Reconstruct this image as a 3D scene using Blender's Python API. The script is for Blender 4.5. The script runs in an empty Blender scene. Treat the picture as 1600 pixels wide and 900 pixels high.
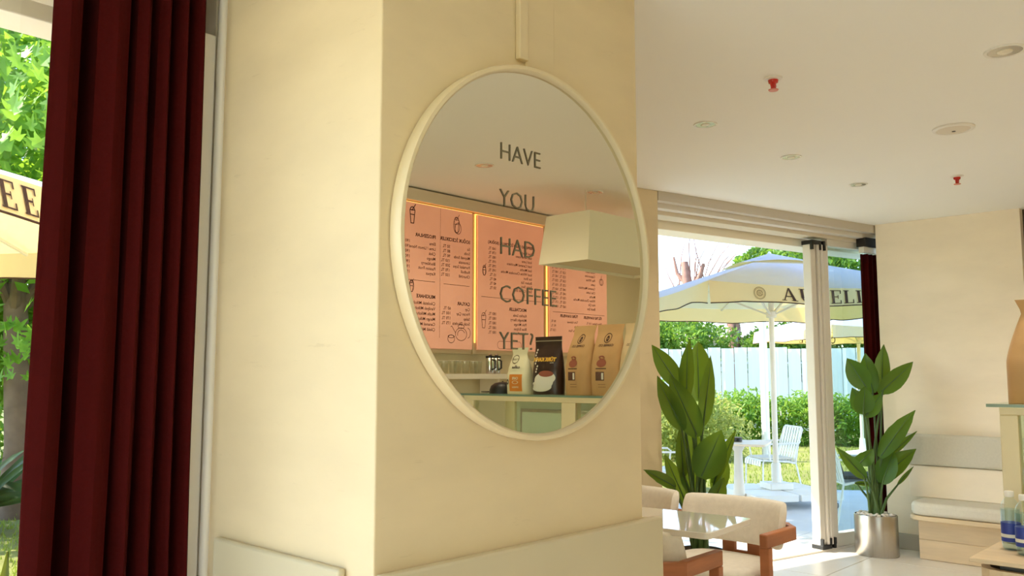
import bpy, bmesh, math, random
from mathutils import Vector, Matrix
R = math.radians
random.seed(7)
SC = bpy.context.scene
COL = SC.collection
TRACE = False

# ------------------------------------------------------------------ camera, sky, sun, exposure
cam_d = bpy.data.cameras.new('camera'); cam = bpy.data.objects.new('camera', cam_d); COL.objects.link(cam)
cam.location = (0, 0, 1.4); cam.rotation_euler = (R(95.86), 0, R(-47))
cam_d.sensor_width = 36; cam_d.lens = 36 * 1334 / 1600; cam_d.clip_start = .05; cam_d.clip_end = 400
SC.camera = cam

SUN_AZ, SUN_EL = 125, 43
world = bpy.data.worlds.new('sky'); SC.world = world; world.use_nodes = True
wn = world.node_tree; wn.nodes.clear()
wo = wn.nodes.new('ShaderNodeOutputWorld'); wb = wn.nodes.new('ShaderNodeBackground'); sk = wn.nodes.new('ShaderNodeTexSky')
sk.sky_type = 'NISHITA'; sk.sun_disc = False; sk.sun_elevation = R(SUN_EL); sk.sun_rotation = R(90 - SUN_AZ)
sk.air_density = 1.0; sk.dust_density = .15; sk.ozone_density = 2.0
wb.inputs['Strength'].default_value = .25
wn.links.new(sk.outputs[0], wb.inputs[0]); wn.links.new(wb.outputs[0], wo.inputs[0])
sun_d = bpy.data.lights.new('sun', 'SUN'); sun = bpy.data.objects.new('sun', sun_d); COL.objects.link(sun)
sun_d.energy = 4.3; sun_d.angle = R(.6); sun_d.color = (1, .90, .74)
sdir = Vector((math.cos(R(SUN_EL)) * math.cos(R(SUN_AZ)), math.cos(R(SUN_EL)) * math.sin(R(SUN_AZ)), math.sin(R(SUN_EL))))
sun.rotation_euler = sdir.to_track_quat('Z', 'Y').to_euler(); sun.location = (0, 0, 12)

SC.view_settings.view_transform = 'Standard'; SC.view_settings.look = 'None'
SC.view_settings.exposure = 1.60; SC.view_settings.gamma = 1; SC.view_settings.use_curve_mapping = False
SC.cycles.max_bounces = 12; SC.cycles.diffuse_bounces = 7; SC.cycles.glossy_bounces = 5
SC.cycles.transparent_max_bounces = 14; SC.cycles.transmission_bounces = 8
SC.cycles.sample_clamp_indirect = 8; SC.cycles.use_denoising = True
SC.cycles.caustics_reflective = False; SC.cycles.caustics_refractive = False

# ------------------------------------------------------------------ materials
def lin(c):
    return tuple((v / 255 / 12.92) if v / 255 <= .04045 else ((v / 255 + .055) / 1.055) ** 2.4 for v in c[:3]) + (1,)
MATS = {}
def mat(name, c, rough=.6, metal=0, var=0, scale=6, bump=0, bscale=None, stretch=(1, 1, 1), spec=.5, trans=0, emit=0, ecol=None, sheen=0, coat=0):
    if name in MATS: return MATS[name]
    m = bpy.data.materials.new(name); MATS[name] = m; m.use_nodes = True
    nt = m.node_tree; b = nt.nodes['Principled BSDF']
    b.inputs['Base Color'].default_value = lin(c); b.inputs['Roughness'].default_value = rough
    b.inputs['Metallic'].default_value = metal; b.inputs['Specular IOR Level'].default_value = spec
    b.inputs['Sheen Weight'].default_value = sheen; b.inputs['Coat Weight'].default_value = coat
    if emit:
        b.inputs['Emission Color'].default_value = lin(ecol or c); b.inputs['Emission Strength'].default_value = emit
    if var or bump:
        tc = nt.nodes.new('ShaderNodeTexCoord'); mp = nt.nodes.new('ShaderNodeMapping'); mp.inputs['Scale'].default_value = stretch
        nt.links.new(tc.outputs['Object'], mp.inputs[0])
        nz = nt.nodes.new('ShaderNodeTexNoise'); nz.inputs['Scale'].default_value = scale; nz.inputs['Detail'].default_value = 6
        nt.links.new(mp.outputs[0], nz.inputs[0])
        if var:
            mx = nt.nodes.new('ShaderNodeMixRGB'); l = lin(c)
            mx.inputs[1].default_value = tuple(min(1, v * (1 - var)) for v in l[:3]) + (1,)
            mx.inputs[2].default_value = tuple(min(1, v * (1 + var)) for v in l[:3]) + (1,)
            cr = nt.nodes.new('ShaderNodeValToRGB'); cr.color_ramp.elements[0].position = .3; cr.color_ramp.elements[1].position = .7
            nt.links.new(nz.outputs[0], cr.inputs[0]); nt.links.new(cr.outputs[0], mx.inputs[0]); nt.links.new(mx.outputs[0], b.inputs['Base Color'])
        if bump:
            nb = nt.nodes.new('ShaderNodeTexNoise'); nb.inputs['Scale'].default_value = bscale or scale * 3; nb.inputs['Detail'].default_value = 5
            nt.links.new(mp.outputs[0], nb.inputs[0])
            bp = nt.nodes.new('ShaderNodeBump'); bp.inputs['Strength'].default_value = bump; bp.inputs['Distance'].default_value = .01
            nt.links.new(nb.outputs[0], bp.inputs['Height']); nt.links.new(bp.outputs[0], b.inputs['Normal'])
    if trans:      # thin cloth or leaf: light passes through
        tr = nt.nodes.new('ShaderNodeBsdfTranslucent'); tr.inputs[0].default_value = lin(ecol or c)
        mixs = nt.nodes.new('ShaderNodeMixShader'); mixs.inputs[0].default_value = trans
        out = nt.nodes['Material Output']
        nt.links.new(b.outputs[0], mixs.inputs[1]); nt.links.new(tr.outputs[0], mixs.inputs[2]); nt.links.new(mixs.outputs[0], out.inputs[0])
    return m
def pane_mat(name, tint, fres=1.5, base=.0):
    m = bpy.data.materials.new(name); MATS[name] = m; m.use_nodes = True; nt = m.node_tree; nt.nodes.clear()
    o = nt.nodes.new('ShaderNodeOutputMaterial'); t = nt.nodes.new('ShaderNodeBsdfTransparent'); g = nt.nodes.new('ShaderNodeBsdfGlossy')
    t.inputs[0].default_value = lin(tint); g.inputs['Roughness'].default_value = .02; g.inputs[0].default_value = (.95, 1, .97, 1)
    f = nt.nodes.new('ShaderNodeFresnel'); f.inputs[0].default_value = fres
    mx = nt.nodes.new('ShaderNodeMixShader'); ge = nt.nodes.new('ShaderNodeNewGeometry'); iv = nt.nodes.new('ShaderNodeMath'); iv.operation = 'SUBTRACT'; iv.inputs[0].default_value = 1
    ml = nt.nodes.new('ShaderNodeMath'); ml.operation = 'MULTIPLY'      # only the front of each thin pane reflects
    nt.links.new(ge.outputs['Backfacing'], iv.inputs[1]); nt.links.new(iv.outputs[0], ml.inputs[0]); nt.links.new(f.outputs[0], ml.inputs[1]); nt.links.new(ml.outputs[0], mx.inputs[0])
    nt.links.new(t.outputs[0], mx.inputs[1]); nt.links.new(g.outputs[0], mx.inputs[2]); nt.links.new(mx.outputs[0], o.inputs[0])
    return m
def plaster(name, c, var=.06, streak=.10):
    m = bpy.data.materials.new(name); MATS[name] = m; m.use_nodes = True; nt = m.node_tree; b = nt.nodes['Principled BSDF']
    b.inputs['Roughness'].default_value = .62; b.inputs['Specular IOR Level'].default_value = .3
    tc = nt.nodes.new('ShaderNodeTexCoord'); l = lin(c)
    def noise(sc, scale, det=6, rough=.55):
        mp = nt.nodes.new('ShaderNodeMapping'); mp.inputs['Scale'].default_value = sc; mp.inputs['Rotation'].default_value = (.12, .15, 0)
        nt.links.new(tc.outputs['Object'], mp.inputs[0]); n = nt.nodes.new('ShaderNodeTexNoise')
        n.inputs['Scale'].default_value = scale; n.inputs['Detail'].default_value = det; n.inputs['Roughness'].default_value = rough
        nt.links.new(mp.outputs[0], n.inputs[0]); return n
    n1 = noise((1, 1, 2.5), 2.2); n2 = noise((1.4, 1.4, 9), 5, 8, .7)
    r1 = nt.nodes.new('ShaderNodeValToRGB'); r1.color_ramp.elements[0].position = .3; r1.color_ramp.elements[1].position = .7
    r1.color_ramp.elements[0].color = tuple(v * (1 - var) for v in l[:3]) + (1,); r1.color_ramp.elements[1].color = tuple(min(1, v * (1 + var)) for v in l[:3]) + (1,)
    r2 = nt.nodes.new('ShaderNodeValToRGB'); r2.color_ramp.elements[0].position = .30; r2.color_ramp.elements[1].position = .37
    r2.color_ramp.elements[0].color = (1 - streak, 1 - streak * 1.1, 1 - streak * 1.3, 1); r2.color_ramp.elements[1].color = (1, 1, 1, 1)
    nt.links.new(n1.outputs[0], r1.inputs[0]); nt.links.new(n2.outputs[0], r2.inputs[0])
    mu = nt.nodes.new('ShaderNodeMixRGB'); mu.blend_type = 'MULTIPLY'; mu.inputs[0].default_value = 1
    nt.links.new(r1.outputs[0], mu.inputs[1]); nt.links.new(r2.outputs[0], mu.inputs[2]); nt.links.new(mu.outputs[0], b.inputs['Base Color'])
    bp = nt.nodes.new('ShaderNodeBump'); bp.inputs['Strength'].default_value = .12; bp.inputs['Distance'].default_value = .004
    nt.links.new(r2.outputs[0], bp.inputs['Height']); nt.links.new(bp.outputs[0], b.inputs['Normal'])
    return m
def foliage(name, c1, c2, tcol, trans=.4, scale=1.2, rough=.5):
    m = bpy.data.materials.new(name); MATS[name] = m; m.use_nodes = True; nt = m.node_tree; b = nt.nodes['Principled BSDF']
    b.inputs['Roughness'].default_value = rough; b.inputs['Specular IOR Level'].default_value = .35
    tc = nt.nodes.new('ShaderNodeTexCoord'); n = nt.nodes.new('ShaderNodeTexNoise'); n.inputs['Scale'].default_value = scale; n.inputs['Detail'].default_value = 8
    nt.links.new(tc.outputs['Object'], n.inputs[0])
    r = nt.nodes.new('ShaderNodeValToRGB'); r.color_ramp.elements[0].position = .35; r.color_ramp.elements[1].position = .65
    r.color_ramp.elements[0].color = lin(c1); r.color_ramp.elements[1].color = lin(c2)
    nt.links.new(n.outputs[0], r.inputs[0]); nt.links.new(r.outputs[0], b.inputs['Base Color'])
    tr = nt.nodes.new('ShaderNodeBsdfTranslucent'); tr.inputs[0].default_value = lin(tcol)
    mx = nt.nodes.new('ShaderNodeMixShader'); mx.inputs[0].default_value = trans
    nt.links.new(b.outputs[0], mx.inputs[1]); nt.links.new(tr.outputs[0], mx.inputs[2]); nt.links.new(mx.outputs[0], nt.nodes['Material Output'].inputs[0])
    return m

M_PLAS = plaster('cream_travertine_plaster', (226, 208, 172), .05, .08)
M_PANEL = mat('grey_beige_panel', (205, 194, 164), .55, var=.03, scale=2)
M_WALL = plaster('cream_wall_paint', (250, 240, 222), .04, .04)
M_MWALL = mat('olive_beige_wall', (205, 194, 160), .7, var=.03, scale=2)
M_CEIL = mat('ceiling_paint', (246, 246, 242), .85, var=.012, scale=.8)
M_TRIM = mat('cream_trim_paint', (222, 212, 192), .45)
M_BEAM = mat('outer_beam_paint', (253, 247, 230), .7)
M_ALU = mat('white_aluminium', (228, 224, 216), .35)
M_BLACK = mat('black_plastic', (24, 24, 24), .45)
M_TILE = mat('pale_floor_tile', (232, 228, 222), .32, var=.05, scale=3, bump=.02)
M_GROUT = mat('tile_grout', (165, 160, 150), .8)
M_TERR = mat('terrace_stone', (222, 223, 226), .6, var=.05, scale=4)
M_CURT = mat('oxblood_curtain_cloth', (64, 11, 10), .95, var=.08, scale=60, bump=.12, bscale=350, spec=.08)
M_FRAME = mat('mirror_frame_lacquer', (228, 212, 176), .4)
M_MIRROR = mat('silvered_mirror', (226, 222, 205), .008, metal=1)
M_LETTER = mat('grey_vinyl_lettering', (116, 108, 84), .6)
M_WHITE = mat('white_enamel', (238, 236, 230), .35)
M_RED = mat('red_sprinkler_bulb', (205, 40, 30), .2, coat=.5)
M_WOODR = mat('reddish_oak', (172, 108, 68), .45, var=.16, scale=5, stretch=(1, 1, 6), bump=.03)
M_CREAM = mat('cream_boucle', (234, 230, 219), .95, var=.04, scale=40, bump=.18, bscale=260, sheen=.2, spec=.15)
M_GREY = mat('pale_grey_upholstery', (216, 212, 200), .9, var=.03, scale=60, bump=.08, bscale=300, spec=.2)
M_WOODL = mat('pale_ash_wood', (218, 196, 162), .5, var=.07, scale=4, stretch=(8, .8, 8), bump=.02)
M_MARB = mat('white_polished_stone', (232, 228, 220), .07, var=.03, scale=3, coat=.6)
M_STEEL = mat('brushed_steel', (196, 190, 180), .28, metal=1, var=.05, scale=3, stretch=(30, 30, .6))
M_CHROME = mat('chrome', (220, 220, 220), .08, metal=1)
M_PEB = mat('white_pebble', (232, 230, 225), .7)
M_SOIL = mat('dark_soil', (50, 40, 32), .95)
M_LEAF = foliage('banana_leaf', (50, 92, 34), (72, 118, 44), (150, 168, 38), .34, 3, .35)
M_STEM = mat('green_stem', (70, 100, 48), .5, var=.1, scale=8)
M_GLASS = pane_mat('window_glass', (252, 252, 252))
M_GLASSD = pane_mat('tinted_door_glass', (232, 242, 241))
M_GLASSG = pane_mat('display_glass', (248, 252, 247), 1.6)
M_TUMB = pane_mat('clear_tumbler_glass', (247, 248, 244), 1.6)
M_GEDGE = mat('green_glass_edge', (104, 132, 116), .15, spec=.7)
M_CASE = mat('cream_case_paint', (230, 216, 176), .4)
M_CASEIN = mat('case_interior_grey', (206, 212, 190), .5)
M_BOARD = mat('backlit_menu_panel', (206, 166, 150), .5, var=.09, scale=2.2, emit=.16, ecol=(232, 146, 112))
M_LED = mat('warm_led_strip', (255, 200, 120), .5, emit=.85, ecol=(255, 190, 104))
M_INK = mat('brown_menu_ink', (70, 34, 22), .7)
M_HOOD = mat('pale_lamp_linen', (246, 244, 222), .85)
M_HOODI = mat('lamp_underside', (206, 200, 168), .9)
M_KRAFT = mat('kraft_paper', (196, 156, 106), .7, var=.05, scale=10, bump=.15, bscale=14)
M_KRAFTL = mat('pale_kraft_paper', (214, 190, 150), .7, var=.04, scale=10, bump=.12, bscale=14)
M_DARKB = mat('dark_brown_foil', (52, 34, 30), .3, var=.1, scale=8, bump=.15, bscale=12)
M_CREAMB = mat('cream_paper_bag', (226, 222, 190), .6, bump=.12, bscale=14)
M_ORANGE = mat('orange_label', (214, 130, 40), .6)
M_GOLD = mat('gold_print', (226, 180, 60), .5)
M_BROWN = mat('brown_label', (96, 62, 46), .6)
M_REDP = mat('red_brown_print', (150, 84, 62), .7)
M_CUPW = mat('white_print', (228, 228, 216), .6)
M_BLUE = mat('blue_bottle_label', (40, 62, 150), .5)
M_WATER = pane_mat('bottle_plastic', (246, 250, 251), 1.4)
M_WATERB = pane_mat('blue_bottle_base', (228, 242, 248), 1.33)
M_CLOTH = mat('cream_umbrella_canvas', (236, 222, 190), .85, var=.02, scale=3, trans=.35, ecol=(246, 206, 120), spec=.1)
M_CANOPY = mat('white_umbrella_canvas', (212, 224, 248), .85, var=.02, scale=3, trans=.42, ecol=(250, 206, 104), spec=.1)
M_TEXT = mat('dark_brown_print', (62, 36, 26), .8)
M_POLE = mat('cream_metal_pole', (232, 222, 208), .4)
M_GRASS = mat('lawn_ground', (124, 128, 62), .95, var=.25, scale=1.5)
M_BLADE = foliage('grass_blade', (104, 128, 44), (146, 158, 66), (160, 180, 66), .35, .8)
M_FENCE = mat('pale_blue_metal_sheet', (222, 224, 222), .5, var=.03, scale=1)
M_HEDGE = foliage('hedge_leaf', (70, 118, 34), (132, 170, 66), (170, 200, 70), .35, .9)
M_BUSH = foliage('pale_bush_leaf', (122, 142, 66), (178, 186, 110), (200, 205, 110), .35, 1.1)
M_TREE = foliage('tree_leaf', (58, 96, 36), (112, 148, 60), (150, 185, 60), .4, .7)
M_PLANE = foliage('plane_tree_leaf', (56, 104, 34), (120, 168, 60), (168, 208, 62), .5, 1.5)
M_BARK = mat('grey_bark', (112, 94, 76), .9, var=.2, scale=6, bump=.4)
M_BARKP = mat('pink_grey_bark', (150, 112, 98), .9, var=.2, scale=6, bump=.4)
M_AGAVE = foliage('dark_strap_leaf', (36, 66, 34), (66, 96, 50), (90, 120, 50), .2, 2)
M_SNAKE = foliage('yellow_edged_leaf', (44, 62, 30), (110, 120, 40), (140, 150, 40), .2, 6)
M_HOUSE = mat('pale_house_wall', (205, 200, 194), .8)
M_SHAD = mat('dark_brown_door', (92, 78, 62), .5, var=.1, scale=4, stretch=(1, 1, 5))
M_SEATP = mat('dark_seat_pad', (70, 68, 60), .9)

# ------------------------------------------------------------------ mesh helpers
class MB:
    def __init__(s): s.v = []; s.f = []; s.m = []; s.mi = 0
    def add(s, vs, fs):
        o = len(s.v); s.v += [tuple(p) for p in vs]; s.f += [tuple(i + o for i in f) for f in fs]; s.m += [s.mi] * len(fs); return s
    def box(s, x0, x1, y0, y1, z0, z1):
        return s.add([(x, y, z) for z in (z0, z1) for y in (y0, y1) for x in (x0, x1)],
                     [(0, 2, 3, 1), (4, 5, 7, 6), (0, 1, 5, 4), (2, 6, 7, 3), (0, 4, 6, 2), (1, 3, 7, 5)])
    def obox(s, c, h, m):
        c = Vector(c)
        return s.add([c + m @ Vector((x * h[0], y * h[1], z * h[2])) for z in (-1, 1) for y in (-1, 1) for x in (-1, 1)],
                     [(0, 2, 3, 1), (4, 5, 7, 6), (0, 1, 5, 4), (2, 6, 7, 3), (0, 4, 6, 2), (1, 3, 7, 5)])
    def bar(s, a, b, w, h, up=(0, 0, 1)):
        a, b = Vector(a), Vector(b); d = (b - a); L = d.length; d.normalize(); u = Vector(up)
        if abs(d.dot(u)) > .98: u = Vector((1, 0, 0))
        sx = d.cross(u).normalized(); uz = sx.cross(d)
        return s.obox((a + b) / 2, (L / 2, w / 2, h / 2), Matrix((d, sx, uz)).transposed())
    def prism(s, poly, z0, z1):
        n = len(poly)
        return s.add([(x, y, z0) for x, y in poly] + [(x, y, z1) for x, y in poly],
                     [tuple(range(n - 1, -1, -1)), tuple(range(n, 2 * n))] + [(i, (i + 1) % n, n + (i + 1) % n, n + i) for i in range(n)])
    def tube(s, pts, r, n=8, caps=True):
        pts = [Vector(p) for p in pts]; k = len(pts); rs = r if isinstance(r, (list, tuple)) else [r] * k
        t0 = (pts[1] - pts[0]).normalized(); up = Vector((0, 0, 1)) if abs(t0.z) < .9 else Vector((1, 0, 0))
        vs = []; sx = t0.cross(up).normalized()
        for i, p in enumerate(pts):
            t = (pts[min(i + 1, k - 1)] - pts[max(i - 1, 0)]).normalized()
            sx = (sx - t * sx.dot(t)).normalized(); sy = t.cross(sx)
            for j in range(n):
                a = 2 * math.pi * j / n; vs.append(p + (sx * math.cos(a) + sy * math.sin(a)) * rs[i])
        fs = [(i * n + j, i * n + (j + 1) % n, (i + 1) * n + (j + 1) % n, (i + 1) * n + j) for i in range(k - 1) for j in range(n)]
        if caps: fs += [tuple(range(n - 1, -1, -1)), tuple(range((k - 1) * n, k * n))]
        return s.add(vs, fs)
    def lathe(s, prof, n=24, c=(0, 0, 0), sx=1, sy=1, closed=False):
        vs = [(c[0] + r * sx * math.cos(2 * math.pi * j / n), c[1] + r * sy * math.sin(2 * math.pi * j / n), c[2] + z) for r, z in prof for j in range(n)]
        k = len(prof); fs = [(i * n + j, i * n + (j + 1) % n, (i + 1) * n + (j + 1) % n, (i + 1) * n + j) for i in range(k - 1) for j in range(n)]
        if closed: fs += [((k - 1) * n + j, (k - 1) * n + (j + 1) % n, (j + 1) % n, j) for j in range(n)]
        else: fs += [tuple(range(n - 1, -1, -1)), tuple(range((k - 1) * n, k * n))]
        return s.add(vs, fs)
    def grid(s, fn, nu, nv):
        vs = [fn(i / nu, j / nv) for i in range(nu + 1) for j in range(nv + 1)]
        return s.add(vs, [(i * (nv + 1) + j, (i + 1) * (nv + 1) + j, (i + 1) * (nv + 1) + j + 1, i * (nv + 1) + j + 1) for i in range(nu) for j in range(nv)])
    def build(s, name, m, parent=None, smooth=True, bevel=0, seg=2, recalc=True, solid=0, sub=0):
        me = bpy.data.meshes.new(name); me.from_pydata(s.v, [], s.f)
        for x in (m if isinstance(m, (list, tuple)) else [m]): me.materials.append(x)
        if any(s.m): me.polygons.foreach_set('material_index', s.m)
        if recalc:
            bm = bmesh.new(); bm.from_mesh(me); bmesh.ops.recalc_face_normals(bm, faces=bm.faces); bm.to_mesh(me); bm.free()
        if smooth:
            me.polygons.foreach_set('use_smooth', [True] * len(me.polygons)); me.set_sharp_from_angle(angle=R(40))
        me.update()
        o = bpy.data.objects.new(name, me); COL.objects.link(o)
        if parent: o.parent = parent
        if solid:
            md = o.modifiers.new('solid', 'SOLIDIFY'); md.thickness = solid; md.offset = 0
        if bevel:
            md = o.modifiers.new('bevel', 'BEVEL'); md.width = bevel; md.segments = seg; md.limit_method = 'ANGLE'; md.angle_limit = R(40)
        if sub:
            md = o.modifiers.new('sub', 'SUBSURF'); md.levels = sub; md.render_levels = sub
        return o
def tag(o, label=None, cat=None, group=None, kind=None):
    if label: o['label'] = label
    if cat: o['category'] = cat
    if group: o['group'] = group
    if kind: o['kind'] = kind
    return o
def thing(name, label, cat, loc=(0, 0, 0), rz=0, group=None):
    o = bpy.data.objects.new(name, None); COL.objects.link(o); o.empty_display_size = .1
    o.location = loc; o.rotation_euler = (0, 0, rz); return tag(o, label, cat, group)
def struct(o): o['kind'] = 'structure'; return o
def copy_tree(o, parent=None, label=None, loc=None, rz=None):
    c = o.copy(); COL.objects.link(c); c.parent = parent
    if label: c['label'] = label
    if loc is not None: c.location = loc
    if rz is not None: c.rotation_euler = (0, 0, rz)
    for ch in [x for x in bpy.data.objects if x.parent == o]: copy_tree(ch, c)
    return c
def boxo(name, m, parent, *a, **k): return MB().box(*a).build(name, m, parent, **k)
def text_batch(items):
    """items: (string, size, bold) -> list of (verts2d, faces, width)"""
    obs = []
    for st, size, bold in items:
        cu = bpy.data.curves.new('t', 'FONT'); cu.body = st; cu.size = size; cu.offset = bold; cu.resolution_u = 2
        ob = bpy.data.objects.new('t', cu); COL.objects.link(ob); obs.append(ob)
    dg = bpy.context.evaluated_depsgraph_get(); dg.update(); res = []
    for ob in obs:
        me = ob.evaluated_get(dg).to_mesh()
        vs = [(v.co.x, v.co.y) for v in me.vertices]; fs = [tuple(p.vertices) for p in me.polygons]
        res.append((vs, fs, max([v[0] for v in vs] + [0]))); ob.evaluated_get(dg).to_mesh_clear()
    for ob in obs:
        cu = ob.data; bpy.data.objects.remove(ob); bpy.data.curves.remove(cu)
    return res
def arc(cx, cy, rx, ry, a0, a1, n=14): return [(cx + rx * math.cos(R(a0 + (a1 - a0) * i / n)), cy + ry * math.sin(R(a0 + (a1 - a0) * i / n))) for i in range(n + 1)]

# ------------------------------------------------------------------ the room
CE = 2.68                                        # ceiling height
D0 = Vector((5.0, 3.43)); DA = R(-13.5); DD = Vector((math.cos(DA), math.sin(DA))); DN = Vector((-DD.y, DD.x))
def dl(s, off=0): p = D0 + DD * s + DN * off; return (p.x, p.y)

fl = struct(boxo('floor', M_GROUT, None, -4, 7.5, -1.45, 4.1, -.2, -.012, smooth=False))
tile_me = None
for i in range(14):
    for j in range(7):
        x0, y0 = -3.6 + i * .8, -1.4 + j * .8
        if x0 > 7.2 or x0 < 1.2: continue
        if tile_me is None:
            t = MB().box(.002, .797, .002, .797, -.012, 0).build('floor_tile', M_TILE, fl, smooth=False, bevel=.002, seg=1); tile_me = t
        else: t = tile_me.copy(); COL.objects.link(t); t.parent = fl
        t.location = (x0, y0, random.uniform(-.0006, .0006))
bm = MB().box(-3.9, 1.19, -1.42, 2.4, -.012, 0).build('tile_field', M_TILE, fl, smooth=False); bm['kind'] = 'stuff'

ceil_poly = [(-4.1, -1.5), (7.6, -1.5), (7.6, 2.62), dl(2.55, -.19), dl(-.05, -.19), (2.3, 4.0), (2.2, 2.5), (-4.1, 2.5)]
struct(MB().prism(ceil_poly, CE, CE + .14).build('ceiling', M_CEIL, None, smooth=False))
roof_poly = [(-5, -2.2), (8.6, -2.2), (8.6, 2.3), dl(3.6, 1.75), dl(-2.6, 1.75), (1.5, 3.5), (-5, 3.5)]  # unseen overhang drawn wide to keep direct sun out of the room
struct(MB().prism(roof_poly, CE + .14, CE + .5).build('ceiling_roof_slab', M_BEAM, None, smooth=False))

pil = struct(MB().prism([(1.203, 1.538), (2.239, 1.538), (2.239, 2.6), (1.203, 2.6)], 0, CE).build('wall_pillar', M_PLAS, None, smooth=False, bevel=.004))
boxo('wainscot_panel', M_PANEL, pil, 1.206, 2.302, 1.505, 1.537, 0, .965, bevel=.006)
boxo('wainscot_panel', M_PANEL, pil, 1.180, 1.202, 1.635, 2.208, 0, .965, bevel=.008, seg=3)
boxo('wainscot_panel', M_PANEL, pil, 2.241, 2.27, 1.538, 2.4, 0, .965, bevel=.006)
struct(boxo('trim_1', M_PLAS, None, 1.662, 1.698, 1.520, 1.5375, 2.262, CE - .001, bevel=.003))
struct(boxo('trim_2', M_PLAS, None, 1.700, 1.823, 1.533, 1.5375, 2.05, CE - .001, bevel=.002))

w2 = [dl(.008, -.19), dl(.008, .2), dl(-2.9, .2), dl(-2.9, -.19)]
struct(MB().prism(w2, 0, CE).build('wall_facade', M_PLAS, None, smooth=False, bevel=.004))
struct(MB().prism([(2.1, 2.62), (2.239, 2.62), (2.239, 4.05), (2.1, 4.05)], 0, CE).build('wall_niche', M_PLAS, None, smooth=False))
wr = struct(boxo('wall_back', M_WALL, None, 7.38, 7.55, 1.556, 2.644, 0, CE, smooth=False, bevel=.003))
struct(boxo('wall_back_far', M_WALL, None, 7.5, 7.65, -1.5, 1.0, 0, CE, smooth=False))
dk = struct(boxo('door_2', M_SHAD, None, 7.46, 7.52, 1.002, 1.554, 0, CE - .002, smooth=False))
for z0 in (.1, 1.0, 1.9): boxo('door_panel', M_SHAD, dk, 7.45, 7.46, 1.08, 1.48, z0, z0 + .66, bevel=.004)
struct(boxo('baseboard_back', mat('baseboard_tile', (186, 182, 172), .4), None, 7.362, 7.379, 1.56, 2.644, 0, .125, bevel=.002))
wm = struct(boxo('wall_menu', M_MWALL, None, -1.44, 7.5, -1.6, -1.40, 0, CE, smooth=False))
struct(boxo('trim_3', M_TRIM, None, 2.6, 7.5, -1.399, -1.345, 2.585, CE - .012, bevel=.004))
struct(boxo('wall_end', M_MWALL, None, -4.12, -4, -1.47, -.6, 0, CE, smooth=False))

# left window: glazed facade with posts
win = struct(boxo('window_1', M_ALU, None, 1.143, 1.187, 2.30, 2.44, 0, 2.40, bevel=.004))
MB().tube([(1.197, 2.285, 0), (1.197, 2.285, CE)], .014, 12).build('window_bead', M_ALU, win)
boxo('window_seal', M_TRIM, win, 1.187, 1.2, 2.31, 2.44, 0, CE)
boxo('window_head', M_TRIM, win, -4, 1.187, 2.385, 2.44, 2.40, CE, smooth=False)
boxo('window_sill', M_ALU, win, -4, 1.143, 2.34, 2.44, 0, .06)
for x in (-.3, -1.7, -3.1): boxo('window_mullion', M_ALU, win, x, x + .05, 2.34, 2.44, .06, 2.40)
for a, b in ((-.25, 1.143), (-1.65, -.3), (-3.05, -1.7), (-4, -3.1)): boxo('window_pane', M_GLASS, win, a, b, 2.385, 2.393, .06, 2.40, smooth=False)
struct(boxo('trim_4', M_BEAM, None, -4.6, 1.6, 2.50, 2.64, 2.376, 2.46, bevel=.004))
struct(boxo('trim_5', M_BEAM, None, -4.6, 1.6, 2.46, 2.62, 2.468, CE + .13, bevel=.004))
win2 = struct(boxo('window_added_end', M_ALU, None, -4.08, -4.0, -.6, 2.44, 2.5, CE, bevel=.004))  # end glazing added out of view to bring in more daylight
for y in (-.6, .4, 1.4, 2.38): boxo('window_mullion', M_ALU, win2, -4.08, -4.0, y, y + .06, 0, 2.5)
for y in (-.54, .46, 1.46): boxo('window_pane', M_GLASS, win2, -4.044, -4.036, y, y + .94 if y < 1 else y + .92, 0, 2.5, smooth=False)

win3 = struct(boxo('window_added_rear', M_ALU, None, -4.08, -1.44, -1.56, -1.48, 2.5, CE, bevel=.004))  # rear glazing added behind the camera to brighten the pillar front
for x in (-4.08, -2.8, -1.5): boxo('window_mullion', M_ALU, win3, x, x + .06, -1.56, -1.48, 0, 2.5)
for x, x1 in ((-4.02, -2.8), (-2.74, -1.5)): boxo('window_pane', M_GLASS, win3, x, x1, -1.524, -1.516, 0, 2.5, smooth=False)

# folding glass door on the right
def dbox(mb, s0, s1, o0, o1, z0, z1): return mb.prism([dl(s0, o0), dl(s1, o0), dl(s1, o1), dl(s0, o1)], z0, z1)
struct(dbox(MB(), .01, 2.75, -.195, -.13, 2.612, CE + .1).build('trim_6', mat('slot_trim', (206, 198, 184), .6), None, smooth=False, bevel=.003))
struct(dbox(MB(), .01, 2.75, -.13, -.06, 2.575, 2.66).build('trim_7', M_ALU, None, smooth=False, bevel=.003))
struct(dbox(MB(), .01, 2.75, -.06, .09, 2.545, 2.68).build('trim_8', M_TRIM, None, smooth=False, bevel=.003))
struct(dbox(MB(), .01, 3.4, .12, .34, 2.485, 2.80).build('trim_9', M_BEAM, None, smooth=False, bevel=.004))
door = struct(dbox(MB(), .01, 2.75, -.05, .07, -.03, .016).build('door_1', M_ALU, None, smooth=False, bevel=.003))
for k, (s0, s1, o0, o1) in enumerate(((1.862, 1.925, -.03, .05), (1.935, 1.967, -.045, .06), (1.976, 2.008, -.045, .06), (2.018, 2.085, -.035, .045))):
    sp = dbox(MB(), s0, s1, o0, o1, .045, 2.49).build('folding_stile', M_ALU, door, smooth=False, bevel=.006)
for s0, s1, o0, o1 in ((1.855, 1.972, -.055, .055), (2.006, 2.030, -.055, .055)):
    for z0, z1 in ((.017, .05), (2.485, 2.52)):
        dbox(MB(), s0, s1, o0, o1, z0, z1).build('hinge_cap', M_BLACK, door, smooth=False, bevel=.004)
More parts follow.
